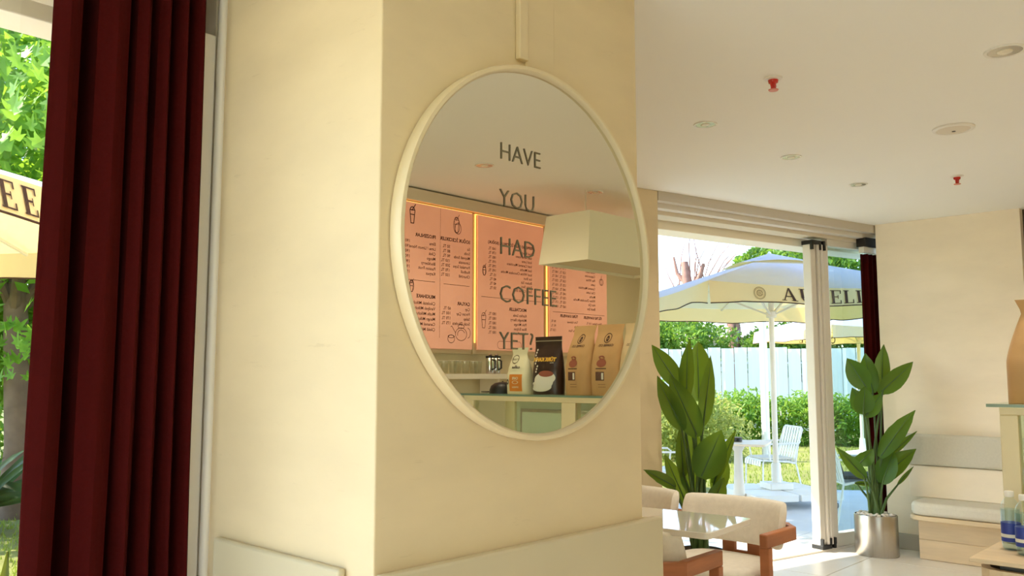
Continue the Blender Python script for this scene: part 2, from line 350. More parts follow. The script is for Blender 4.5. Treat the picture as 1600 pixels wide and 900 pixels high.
for s0, s1 in ((1.855, 1.872), (1.956, 1.972), (2.010, 2.030)):
    for z0, z1 in ((.05, .10), (2.44, 2.485)): dbox(MB(), s0, s1, -.056, -.03, z0, z1).build('hinge_cap', M_BLACK, door, smooth=False)
dbox(MB(), 2.085, 2.75, -.03, .04, .016, .12).build('bottom_rail', M_ALU, door, smooth=False, bevel=.004)
dbox(MB(), 2.085, 2.75, -.03, .04, 2.49, 2.55).build('top_rail', M_ALU, door, smooth=False, bevel=.004)
dbox(MB(), 2.085, 2.75, .002, .010, .12, 2.49).build('door_pane', M_GLASSD, door, smooth=False)

# ------------------------------------------------------------------ outdoor ground
TZ = -.06
tp = [(-8, 2.44), (-8, 6.0), (2, 6.1), (8.0, 6.7), (9.98, 5.45), (10.9, 4.72), (12.4, 2.6), (12.4, -2), (7.56, -2), (7.56, 2.6), dl(2.7, .05), dl(0, .05), (2.2, 4.1), (2.2, 2.62), (1.19, 2.62), (1.19, 2.44)]
ter = struct(MB().prism(tp, TZ - .2, TZ).build('floor_terrace', M_TERR, None, smooth=False))
gmb = MB()
def gz(x, y): return TZ - .03 + .05 * math.sin(x * .21) * math.sin(y * .17)
gmb.grid(lambda u, v: (-40 + 100 * u, -25 + 90 * v, gz(-40 + 100 * u, -25 + 90 * v) - .02), 40, 40)
struct(gmb.build('floor_lawn', M_GRASS, None, recalc=False))
bl = MB(); rg = random.Random(5)
for k in range(16000):
    if k % 4: d = 10 + 12 * rg.random() ** 1.3; a = R(43 - rg.uniform(5, 26))
    else: d = 6.3 + 9 * rg.random(); a = R(43 + rg.uniform(27, 34))
    x, y = d * math.cos(a), d * math.sin(a)
    if a < R(43):
        if x < 10.2 and y < 6.7: continue
        if (x - 9.98) * (4.72 - 5.45) - (y - 5.45) * (10.9 - 9.98) > -.05 * 1.17: continue
    elif y < 6.3: continue
    h = rg.uniform(.03, .08); w = rg.uniform(.006, .012); t = rg.uniform(0, 6.28); z = gz(x, y) - .03
    dx, dy = math.cos(t) * w, math.sin(t) * w; lx, ly = rg.uniform(-.03, .03), rg.uniform(-.03, .03)
    bl.add([(x - dx, y - dy, z), (x + dx, y + dy, z), (x + lx, y + ly, z + h)], [(0, 1, 2)])
tag(bl.build('grass', M_BLADE, None, smooth=False, recalc=False), 'short sunlit grass of the lawn beyond the terrace', 'grass', kind='stuff')

# ------------------------------------------------------------------ mirror with lettering
MX, MZ = 1.737, 1.735
mir = thing('round_mirror', 'large round wall mirror in cream frame on the pillar', 'mirror', (MX, 1.5375, MZ))
def ring(prof, n=96):                         # profile of (radius, y)
    mb = MB(); k = len(prof)
    vs = [(r * math.cos(2 * math.pi * j / n), y, r * math.sin(2 * math.pi * j / n)) for r, y in prof for j in range(n)]
    return mb.add(vs, [(i * n + j, i * n + (j + 1) % n, ((i + 1) % k) * n + (j + 1) % n, ((i + 1) % k) * n + j) for i in range(k) for j in range(n)])
ring([(.496, 0), (.505, -.003), (.506, -.034), (.503, -.040), (.494, -.041), (.489, -.036), (.487, -.02), (.487, 0)]).build('mirror_frame', M_FRAME, mir)
mb = MB(); n = 96
mb.add([(.488 * math.cos(2 * math.pi * j / n), -.0255, .488 * math.sin(2 * math.pi * j / n)) for j in range(n)] + [(.488 * math.cos(2 * math.pi * j / n), -.019, .488 * math.sin(2 * math.pi * j / n)) for j in range(n)],
       [tuple(range(n)), tuple(range(2 * n - 1, n - 1, -1))] + [(j, n + j, n + (j + 1) % n, (j + 1) % n) for j in range(n)])
gl = mb.build('mirror_glass', M_MIRROR, mir, smooth=False)
words = [('HAVE', 1.964), ('YOU', 1.839), ('HAD', 1.7125), ('COFFEE', 1.588), ('YET?', 1.467)]
cap = .0485
for (w, z), (vs, fs, wd) in zip(words, text_batch([(w, 1, -.013) for w, z in words])):
    ch = max(v[1] for v in vs) if w != 'YET?' else None
    s = cap / .729
    wmb = MB(); wmb.add([(1.572 - MX + x * s, -.0272, z - MZ + y * s) for x, y in vs] + [(1.572 - MX + x * s, -.0256, z - MZ + y * s) for x, y in vs],
                        fs + [tuple(i + len(vs) for i in reversed(f)) for f in fs])
    o = wmb.build('lettering', M_LETTER, gl, smooth=False, recalc=False); o['label'] = 'grey vinyl word %s on the mirror glass' % w.strip('?')

# ------------------------------------------------------------------ curtains
def curtain(name, label, path, z0, z1, m, flare=0.0):
    o = thing(name, label, 'curtain', (path[0][0], path[0][1], z0))
    nz = 14; k = len(path); mb = MB()
    def P(i, j):
        u = i / (k - 1); t = j / nz; x, y = path[i]
        sway = .006 * math.sin(3.1 * t * 3 + i * .35) * (1 - t) + flare * (1 - t) * (u - .5)
        return (x - path[0][0] + sway, y - path[0][1] + sway * .4, t * (z1 - z0))
    vs = [P(i, j) for i in range(k) for j in range(nz + 1)]
    mb.add(vs, [(i * (nz + 1) + j, (i + 1) * (nz + 1) + j, (i + 1) * (nz + 1) + j + 1, i * (nz + 1) + j + 1) for i in range(k - 1) for j in range(nz)])
    c = mb.build('curtain_cloth', m, o, recalc=False, solid=.004); return o
def pleats(ridges, y_ridge, y_valley, n=14, ex=.42):
    pts = []
    for a, b in zip(ridges[:-1], ridges[1:]):
        for i in range(n):
            t = i / n; s = math.sin(math.pi * t)
            pts.append((a + (b - a) * t, y_ridge + (y_valley - y_ridge) * s ** 3.0 + .006 * math.sin(t * 14)))
    pts.append((ridges[-1], y_ridge)); return pts
cp = []
rid = [(.727, .797), (.838, .918), (.940, .975), (.997, 1.03), (1.052, 1.078), (1.098, 1.128)]
for i, (a, b) in enumerate(rid):
    for t in range(9):
        u = t / 8; cp.append((a + (b - a) * u, 2.262 - .022 * math.sin(math.pi * u) + .004 * math.sin(u * 9)))
    if i < len(rid) - 1:
        c = rid[i + 1][0]
        for t in range(1, 9):
            u = t / 9; cp.append((b + (c - b) * (u - .12 * math.sin(2 * math.pi * u)), 2.262 + .105 * math.sin(math.pi * u) ** .8))
cur1 = curtain('curtain', 'tall dark red pleated curtain beside the left window', cp, .02, 2.60, M_CURT, .03)
MB().tube([(.60 - .727, 0, 2.60), (1.14 - .727, 0, 2.60)], .011, 10).build('curtain_rail', M_BLACK, cur1)
a0 = Vector(dl(2.455, -.105)); cp2 = []
for i in range(61):
    t = i / 60; p = a0 + DD * (.26 * t) + DN * (.028 * math.sin(t * math.pi * 9)); cp2.append((p.x, p.y))
cur2 = curtain('curtain', 'narrow dark red curtain tucked behind the back wall by the door', cp2, .03, 2.44, M_CURT)
q0, q1 = dl(2.445, -.105), dl(2.72, -.105)
MB().bar((q0[0] - cp2[0][0], q0[1] - cp2[0][1], 2.445), (q1[0] - cp2[0][0], q1[1] - cp2[0][1], 2.445), .05, .05).build('curtain_heading', M_WHITE, cur2)
MB().bar((q0[0] - cp2[0][0], q0[1] - cp2[0][1], 2.51), (q1[0] - cp2[0][0], q1[1] - cp2[0][1], 2.51), .09, .075).build('curtain_rail', M_SHAD, cur2)
cur2.children[-1].data.materials[0] = M_BLACK

# ------------------------------------------------------------------ ceiling fittings
LAMP_W = 13
def lamp(x, y, parent=None):
    ld = bpy.data.lights.new('added_fill_spot', 'SPOT'); ld.energy = LAMP_W; ld.spot_size = R(150); ld.spot_blend = 1; ld.shadow_soft_size = .03; ld.color = (1, .87, .70)  # warm spot added to lift the room; the fittings themselves look unlit
    lo = bpy.data.objects.new('added_fill_spot', ld); COL.objects.link(lo)
    if parent: lo.parent = parent; lo.location = (0, 0, -.014)
    else: lo.location = (x, y, CE - .014)
def downlight(label, x, y, r, group, lit=True):
    o = thing('recessed_downlight', label, 'downlight', (x, y, CE), 0, group)
    MB().lathe([(r * .80, -.0005), (r * .84, -.005), (r * .97, -.006), (r, -.0005)], 40, closed=True).build('trim_ring', M_WHITE, o)
    MB().lathe([(r * .82, -.004), (r * .70, .0), (r * .45, .0), (r * .42, -.001)], 32).build('reflector', mat('satin_reflector', (214, 208, 196), .25, metal=.6), o)
    MB().lathe([(r * .40, -.0035), (r * .36, -.007), (r * .15, -.009), (.002, -.0095)], 24).build('lens', mat('frosted_lens', (236, 230, 214), .3), o)
    if lit: lamp(0, 0, o)
downlight('largest round downlight at the upper right of the ceiling', 3.719, .801, .076, 'recessed downlights')
downlight('round downlight nearest the pillar in the ceiling row', 3.79, 2.182, .060, 'recessed downlights')
downlight('middle round downlight of the row along the door', 4.714, 2.152, .060, 'recessed downlights')
downlight('round downlight of the row closest to the back wall', 5.714, 2.144, .060, 'recessed downlights')
downlight('round downlight mirrored beside the word YOU', 3.626, -.587, .060, 'recessed downlights')
downlight('round downlight mirrored above the pendant lamp', 4.70, -.562, .060, 'recessed downlights', False)
downlight('added unseen downlight over the bench side of the counter', 5.714, .801, .06, 'recessed downlights')  # this and the next two are added out of view for extra light
downlight('added unseen downlight over the far end of the menu wall', 5.77, -.565, .06, 'recessed downlights')
downlight('added unseen downlight over the open floor beside the counter', .4, -.57, .06, 'recessed downlights')
sp = thing('ceiling_speaker', 'flat round ceiling disc with small dark dot', 'speaker', (4.73, 1.274, CE))
MB().lathe([(.10, -.0005), (.10, -.008), (.094, -.013), (.084, -.013), (.080, -.009)], 48).build('rim', M_WHITE, sp)
MB().lathe([(.081, -.0085), (.06, -.016), (.003, -.018)], 40).build('grille', mat('speaker_grille', (226, 218, 204), .7), sp)
MB().lathe([(.010, -.016), (.009, -.020), (.001, -.0205)], 16).build('sensor_dot', M_BLACK, sp)
for lb, x, y in (('red sprinkler head in the ceiling nearest the pillar', 3.388, 1.616), ('red sprinkler head near the back wall', 5.905, 1.586)):
    s = thing('fire_sprinkler', lb, 'sprinkler', (x, y, CE), 0, 'ceiling sprinklers')
    MB().lathe([(.040, -.0005), (.038, -.006), (.020, -.010)], 24).build('escutcheon', M_WHITE, s)
    MB().lathe([(.022, -.010), (.020, -.022), (.012, -.026), (.011, -.046), (.006, -.050)], 16).build('bulb', M_RED, s)
    for q in (-1, 1): MB().tube([(q * .018, 0, -.012), (q * .021, 0, -.034), (q * .006, 0, -.054)], .0045, 6).build('yoke_arm', M_RED, s)
    MB().lathe([(.022, -.052), (.020, -.056), (.002, -.058)], 12).build('deflector', mat('pink_metal', (220, 140, 120), .4, metal=.3), s)
for lb, x, y in (('small dark pin spot in the ceiling left of the door centre', 5.786, 3.075), ('small dark pin spot in the ceiling above the door stack', 6.546, 2.864)):
    s = thing('pin_spot', lb, 'spotlight', (x, y, CE), 0, 'small pin spots above the door')
    MB().lathe([(.017, -.0005), (.024, -.0005), (.024, -.004), (.017, -.004)], 24, closed=True).build('ring', M_WHITE, s)
    MB().lathe([(.017, -.0005), (.016, -.003), (.002, -.003)], 20).build('lens', M_BLACK, s)

# ------------------------------------------------------------------ lounge chairs and table
def lounge_chair(label, loc, rz):
    o = thing('lounge_chair', label, 'chair', (loc[0], loc[1], 0), rz, 'cream lounge chairs at the stone tables')
    # local +x is where the sitter looks
    seat = []
    for i in range(32):
        a = 2 * math.pi * i / 32; c, s_ = math.cos(a), math.sin(a); e = .62
        seat.append((.03 + .255 * math.copysign(abs(c) ** e, c), .262 * math.copysign(abs(s_) ** e, s_)))
    MB().prism(seat, .335, .445).build('seat', M_CREAM, o, bevel=.035, seg=4)
    mb = MB()
    def back(u, v):
        y = -.305 + .61 * u; bow = .085 * (abs(2 * u - 1) ** 2.6)
        a = 2 * math.pi * v; ex = .55
        cz = math.copysign(abs(math.sin(a)) ** ex, math.sin(a)); cx = math.copysign(abs(math.cos(a)) ** ex, math.cos(a))
        end = min(1, ((1 - abs(2 * u - 1)) / .10)) ; sc = math.sqrt(max(0, 1 - (1 - end) ** 2)); sc = .35 + .65 * sc if end < 1 else 1
        if u in (0, 1): sc = .3
        return (-.225 + bow + .045 * cx * sc - .03 * cz, y, .620 + .118 * cz * (.55 + .45 * sc))
    mb.grid(back, 36, 24)
    nv = 25; mb.add([], []); mb.f.append(tuple(range(0, 24))); mb.m.append(0); mb.f.append(tuple(range(36 * nv, 36 * nv + 24))); mb.m.append(0)
    mb.build('backrest', M_CREAM, o)
    for s in (-1, 1):
        MB().bar((-.20, s * .322, .585), (.13, s * .322, .585), .042, .068).build('armrest', M_WOODR, o, bevel=.006)
        MB().bar((.10, s * .322, 0), (.10, s * .322, .552), .042, .05, up=(0, 1, 0)).build('leg', M_WOODR, o, bevel=.004)
        MB().bar((-.255, s * .075, 0), (-.255, s * .075, .56), .075, .03, up=(1, 0, 0)).build('leg', M_WOODR, o, bevel=.004)
        MB().prism([(-.20, s * .301), (-.20, s * .343), (-.29, s * .262), (-.275, s * .235)], .551, .619).build('arm_corner', M_WOODR, o, bevel=.004)
        MB().bar((-.25, s * .09, .38), (.09, s * .315, .38), .03, .05).build('seat_rail', M_WOODR, o, bevel=.004)
    MB().bar((-.285, -.262, .585), (-.285, .262, .585), .03, .068).build('back_rail', M_WOODR, o, bevel=.004)
    MB().bar((-.255, -.04, .42), (-.255, .04, .42), .028, .05).build('stretcher', M_WOODR, o, bevel=.003)
    return o
lc = lounge_chair('cream lounge chair with wooden arms right of the stone table', (4.13, 2.36), R(180))
copy_tree(lc, None, 'cream lounge chair in front, tucked under the stone table', (3.385, 2.33, 0), R(2))
copy_tree(lc, None, 'cream lounge chair farthest left beside the pillar, mostly hidden', (4.14, 3.02, 0), R(180))
tb = thing('stone_table', 'square white polished stone cafe table', 'table', (3.405, 2.21, 0), R(6))
def rrect(w, d, r, n=6):
    out = []
    for cx, cy, a in ((w - r, d - r, 0), (-w + r, d - r, 90), (-w + r, -d + r, 180), (w - r, -d + r, 270)):
        out += [(cx + r * math.cos(R(a + 90 * i / n)), cy + r * math.sin(R(a + 90 * i / n))) for i in range(n + 1)]
    return out
MB().prism(rrect(.24, .315, .03), .723, .75).build('tabletop', M_MARB, tb, bevel=.003)
MB().lathe([(.035, .02), (.030, .08), (.028, .65), (.05, .70), (.11, .722)], 24).build('pedestal', M_WHITE, tb)
MB().lathe([(.20, 0), (.20, .012), (.17, .02), (.04, .03)], 40).build('foot', M_WHITE, tb)

# ------------------------------------------------------------------ bench by the back wall
be = thing('wall_bench', 'built-in bench with pale wood base along the back wall', 'bench', (7.2, 1.7, 0))
boxo('bench_base', M_WOODL, be, -.135, .158, -.75, .60, .0, .30, bevel=.004)
boxo('base_board', M_WOODL, be, -.142, -.135, -.75, .60, .005, .15, bevel=.002)
boxo('base_board', M_WOODL, be, -.142, -.135, -.75, .60, .154, .30, bevel=.002)
sh = [(-.22, -.75), (.158, -.75), (.158, .665)] + [(-.10 + .12 * math.cos(R(a)), .545 + .12 * math.sin(R(a))) for a in range(90, 181, 15)]
sh = [(-.22, -.75), (.158, -.75), (.158, .665), (-.10, .665), (-.16, .65), (-.20, .61), (-.22, .55)]
MB().prism(sh, .30, .335).build('seat_board', M_WOODL, be, bevel=.006)
MB().prism([(x * .98 + .002, y * .985) for x, y in sh], .336, .435).build('seat_cushion', M_GREY, be, bevel=.03, seg=4)
boxo('back_panel', M_WALL, be, .12, .158, -.75, .74, .436, .685, bevel=.006)
boxo('back_cushion', mat('sage_grey_upholstery', (206, 204, 192), .9, var=.03, scale=60, bump=.08, bscale=300), be, .085, .158, -.75, .77, .69, .935, bevel=.025, seg=4)

# ------------------------------------------------------------------ potted plants
def leaf(name, base, tip, w, parent, m, side=None, bend=.08, fold=.25, n=10, power=.8):
    b, t = Vector(base), Vector(tip); ax = t - b; L = ax.length; ax.normalize()
    to_cam = (Vector((0, 0, 1.2)) - b).normalized() if side is None else Vector(side)
    sx = ax.cross(to_cam).normalized(); nn = sx.cross(ax).normalized()
    mb = MB(); vs = []
    for i in range(n + 1):
        u = i / n; prof = (math.sin(math.pi * min(1, u * .97 + .03) ** power)) ** .75
        if u > .75: prof *= 1 - .25 * ((u - .75) / .25)
        hw = max(.001, w / 2 * prof); c = b + ax * (L * u) - nn * (bend * L * u * u)
        for k in (-1, -.5, 0, .5, 1):
            vs.append(c + sx * (k * hw) + nn * (fold * hw * abs(k) + .004 * math.sin(u * 25 + k * 4) * abs(k)))
    mb.add(vs, [(i * 5 + j, i * 5 + j + 1, i * 5 + j + 6, i * 5 + j + 5) for i in range(n) for j in range(4)])
    return mb.build(name, m, parent, recalc=False)
L1 = [((4.75, 2.97, 1.34), (4.69, 3.13, 1.6), 0.098), ((4.74, 2.91, 1.26), (4.72, 2.88, 1.63), 0.082), ((4.91, 2.92, 1.26), (5.02, 2.99, 1.64), 0.147), ((4.79, 2.82, 1.11), (4.68, 2.69, 1.51), 0.074), ((4.68, 2.91, 1.08), (4.53, 2.99, 1.39), 0.098), ((4.75, 2.85, 1.04), (4.59, 2.93, 1.4), 0.123), ((4.83, 3.0, 0.77), (4.71, 2.94, 1.08), 0.065), ((4.89, 2.96, 0.65), (4.89, 2.96, 1.07), 0.139), ((4.79, 2.84, 0.78), (4.87, 2.74, 1.06), 0.155), ((4.89, 2.81, 0.74), (4.92, 2.67, 1.06), 0.065), ((4.91, 2.81, 0.67), (5.02, 2.79, 0.87), 0.09), ((4.75, 3.02, 0.7), (4.49, 3.06, 0.82), 0.061), ((4.84, 2.98, 0.57), (4.82, 3.13, 0.89), 0.09), ((4.9, 2.84, 0.58), (4.83, 2.71, 0.76), 0.09)]
L2 = [((6.86, 2.58, 1.31), (6.88, 2.73, 1.54), 0.132), ((7.0, 2.58, 1.28), (6.98, 2.63, 1.58), 0.121), ((7.03, 2.52, 1.27), (7.12, 2.53, 1.66), 0.101), ((6.95, 2.49, 1.28), (6.96, 2.25, 1.5), 0.111), ((6.92, 2.61, 1.11), (6.85, 2.69, 1.3), 0.111), ((6.86, 2.61, 1.12), (6.76, 2.55, 1.31), 0.121), ((6.88, 2.6, 1.09), (6.94, 2.49, 1.26), 0.101), ((6.97, 2.52, 0.78), (7.04, 2.29, 1.14), 0.121), ((7.01, 2.52, 0.74), (7.29, 2.35, 0.96), 0.046), ((7.02, 2.57, 0.58), (7.12, 2.31, 0.83), 0.132), ((6.99, 2.53, 0.57), (7.01, 2.44, 0.82), 0.132), ((6.88, 2.63, 0.61), (6.62, 2.73, 0.84), 0.076), ((6.89, 2.67, 0.71), (6.82, 2.53, 0.83), 0.101), ((7.1, 2.45, 0.55), (7.13, 2.34, 0.69), 0.025), ((6.91, 2.71, 0.55), (7.12, 2.61, 0.53), 0.03)]
def pebbles(parent, rx, ry, z, n=46):
    rg = random.Random(11); base = None
    for i in range(n):
        a = rg.uniform(0, 6.28); q = math.sqrt(rg.random()) * .88
        if base is None:
            base = MB().lathe([(.008, -.009), (.016, -.004), (.017, .002), (.010, .009)], 8).build('pebble', M_PEB, parent); p = base
        else: p = base.copy(); COL.objects.link(p); p.parent = parent
        p.location = (rx * q * math.cos(a), ry * q * math.sin(a), z + rg.uniform(0, .008)); p.rotation_euler = (rg.uniform(-.5, .5), rg.uniform(-.5, .5), rg.uniform(0, 3)); p.scale = (1, rg.uniform(.7, 1.2), rg.uniform(.7, 1.1))
def plant(name, label, c, leaves, top, pot):
    o = thing(name, label, 'plant', (c[0], c[1], 0)); C = Vector((c[0], c[1], 0)); rg = random.Random(3)
    for k, (b, t, w) in enumerate(leaves):
        bb, tt = Vector(b) - C, Vector(t) - C
        root = Vector((rg.uniform(-.05, .05), rg.uniform(-.05, .05), top))
        fc = (Vector((0, 0, 1.3)) - Vector(b)).normalized()
        fc = (fc + Vector((rg.uniform(-.4, .4), rg.uniform(-.4, .4), rg.uniform(-.1, .35)))).normalized()
        lf = leaf('leaf', bb - (tt - bb) * .06, tt, w * 1.32, o, M_LEAF, fc, rg.uniform(.0, .1), rg.uniform(.15, .4))
        ax = (tt - bb)
        MB().tube([bb - ax * .02, bb + ax * .45, bb + ax * .9], [.006, .004, .0015], 6).build('midrib', M_STEM, lf)
        mid = (root * .5 + bb * .5) + Vector((0, 0, .02)); mid.x = root.x * .62 + bb.x * .38; mid.y = root.y * .62 + bb.y * .38
        q = [root, root * .55 + mid * .45, mid, mid * .45 + bb * .55, bb + ax * .03]
        MB().tube(q, [.013, .012, .010, .008, .006], 7).build('stem', M_STEM, o)
    for k in range(4):
        a = k * 1.57 + .5; MB().tube([(.03 * math.cos(a), .03 * math.sin(a), top - .01), (.022 * math.cos(a), .022 * math.sin(a), top + .28)], [.024, .012], 8).build('stem_sheath', M_STEM, o)
    pot(o); return o
def pot_steel(o):
    rx, ry = .135, .165
    q = MB().lathe([(.97, 0), (1, .008), (1, .306), (.985, .312), (.95, .312), (.95, .26)], 48, sx=rx, sy=ry).build('planter', M_STEEL, o)
    MB().lathe([(.95, .275), (.94, .29), (.01, .298)], 40, sx=rx, sy=ry).build('soil', M_PEB, o)
    pebbles(o, rx, ry, .312)
def pot_grey(o):
    MB().lathe([(.12, 0), (.14, .01), (.17, .30), (.165, .305), (.15, .305), (.15, .26)], 40).build('planter', M_STEEL, o)
    MB().lathe([(.152, .25), (.15, .275), (.01, .28)], 30).build('soil', M_SOIL, o)
plant('banana_plant', 'large leafy banana plant behind the stone table', (4.86, 2.90), L1, .29, pot_grey)
plant('banana_plant', 'banana plant in a brushed steel planter by the back wall', (7.0, 2.60), L2, .29, pot_steel)
sn = thing('snake_plant', 'snake plant with yellow-edged leaf at the lower left corner', 'plant', (.627, 2.105, 0))
MB().lathe([(.10, 0), (.11, .01), (.13, .40), (.125, .41), (.11, .41), (.11, .36)], 32).build('planter', mat('dark_planter', (60, 56, 50), .6), sn)
MB().lathe([(.112, .35), (.11, .37), (.01, .38)], 24).build('soil', M_SOIL, sn)
for k, (dx, dy, h, w) in enumerate(((.010, -.004, 1.018, .10), (-.05, .03, .93, .05), (.0, -.06, .86, .045), (-.03, -.03, .80, .05), (.03, .05, .78, .045))):
    leaf('leaf', (dx * .7, dy * .7, .37), (dx * 1.3, dy * 1.3, h), w, sn, M_SNAKE, (-.6, -.7, .1), .02, .35, 12, .6)

# ------------------------------------------------------------------ counter wing with display case (mirrored, and at the right edge)
ct = thing('wood_counter', 'pale wood counter with rounded end below the glass case', 'counter', (3.32, .92, 0))
MB().box(0, .85, -1.75, 0, .755, .77).build('countertop', M_WOODL, ct, bevel=.003)
prof = [(.02, -1.75), (.02, -.10), (.03, -.055), (.055, -.025), (.10, -.012), (.84, -.012), (.84, -1.75)]
MB().prism(prof, 0, .60).build('counter_body', M_WOODL, ct)
inner = [(.045, -1.75), (.045, -.105), (.055, -.07), (.075, -.05), (.11, -.037), (.84, -.037)]
outer = prof[:6]
mb = MB(); k = len(outer)
for i in range(k - 1):
    a, b, c, d = outer[i], outer[i + 1], inner[i + 1], inner[i]
    mb.prism([a, b, c, d], .60, .733)
mb.build('curved_lip', M_WOODL, ct)
boxo('support_block', mat('grey_support', (110, 104, 90), .6), ct, .085, .80, -1.7, -.075, .60, .755)

case = thing('display_case', 'cream framed glass display case on the wood counter', 'display case', (3.7, 0, .77))
cy0, cy1, ch = -.834, .89, .51
boxo('case_floor', M_CASE, case, .0, .42, cy0, cy1, 0.0005, .03, bevel=.003)
for y0, y1 in ((cy0, cy0 + .085), (-.05, .05), (cy1 - .062, cy1)):
    MB().add([(-.012, y0, .03), (.05, y0, .03), (.05, y1 - 0, .03), (-.012, y1, .03), (.0, y0, ch - .03), (.05, y0, ch - .03), (.05, y1, ch - .03), (.0, y1, ch - .03)],
             [(0, 3, 2, 1), (4, 5, 6, 7), (0, 1, 5, 4), (1, 2, 6, 5), (2, 3, 7, 6), (3, 0, 4, 7)]).build('case_post', M_CASE, case, smooth=False, bevel=.003)
    boxo('case_post', M_CASE, case, .37, .42, y0, y1, .03, ch - .03, bevel=.003)
boxo('top_rail', M_CASE, case, .0, .05, cy0, cy1, ch - .03, ch - .001, bevel=.003)
boxo('top_rail', M_CASE, case, .37, .42, cy0, cy1, ch - .03, ch - .001, bevel=.003)
boxo('end_rail', M_CASE, case, .05, .37, cy1 - .05, cy1, ch - .03, ch - .001, bevel=.003)
boxo('end_rail', M_CASE, case, .05, .37, cy0, cy0 + .05, ch - .03, ch - .001, bevel=.003)
boxo('front_pane', M_GLASSG, case, .012, .018, cy0 + .085, -.05, .03, ch - .03, smooth=False)
boxo('front_pane', M_GLASSG, case, .012, .018, .05, cy1 - .062, .03, ch - .03, smooth=False)
boxo('end_pane', M_GLASSG, case, .05, .37, cy1 - .02, cy1 - .014, .03, ch - .03, smooth=False)
boxo('back_panel', M_CASEIN, case, .39, .40, cy0 + .08, cy1 - .06, .03, ch - .03, smooth=False)
for y0, y1 in ((cy0 + .13, -.12), (-.02, .30), (.34, .80)):
    f = boxo('sliding_door_frame', M_STEEL, case, .375, .389, y0, y1, .06, ch - .09, bevel=.002)
    boxo('sliding_door_panel', mat('case_door_grey', (214, 220, 198), .25), f, .37, .3745, y0 + .02, y1 - .02, .08, ch - .11)
boxo('glass_shelf', M_GLASSG, case, .06, .36, cy0 + .09, -.06, .235, .241)
boxo('glass_shelf', M_GLASSG, case, .06, .36, .06, cy1 - .07, .235, .241)
gt_ = boxo('glass_top', M_GLASSG, case, -.028, .438, cy0 - .028, cy1 + .035, ch, ch + .012, smooth=False)
for a in ((-.0305, -.028, cy0 - .03, cy1 + .037), (.438, .4405, cy0 - .03, cy1 + .037), (-.028, .438, cy0 - .0305, cy0 - .028), (-.028, .438, cy1 + .035, cy1 + .0375)): boxo('glass_edge', M_GEDGE, gt_, *a, ch, ch + .012)
CT = .77 + ch + .0125
pl = thing('menu_card', 'small white price card inside the display case', 'price card', (3.9, -.25, 1.0115))
boxo('card', M_CUPW, pl, 0, .004, -.03, .03, .0, .05); boxo('card_foot', M_CUPW, pl, 0, .03, -.03, .03, 0, .003)
for k, (y, wd) in enumerate(((-.62, .10), (-.45, .09), (.25, .1), (.5, .09))):
    cb = thing('pastry_tray', ['pale tray of pastries at the left of the display case', 'round pastry tray beside the price card in the display case', 'pastry tray in the display case beside the middle post', 'pastry tray at the right end of the display case'][k], 'tray', (3.9, y, .8005), 0, 'trays in the display case')
    MB().lathe([(wd * .9, 0), (wd, .008), (wd * .96, .010), (wd * .85, .006)], 28).build('tray', M_CUPW, cb)
    for j in range(5):
        a = j * 1.256; MB().lathe([(.018, .0), (.026, .01), (.024, .026), (.012, .036)], 12, (wd * .55 * math.cos(a), wd * .55 * math.sin(a), .008)).build('pastry', mat('baked_crust', (186, 132, 74), .7, var=.15, scale=20), cb)

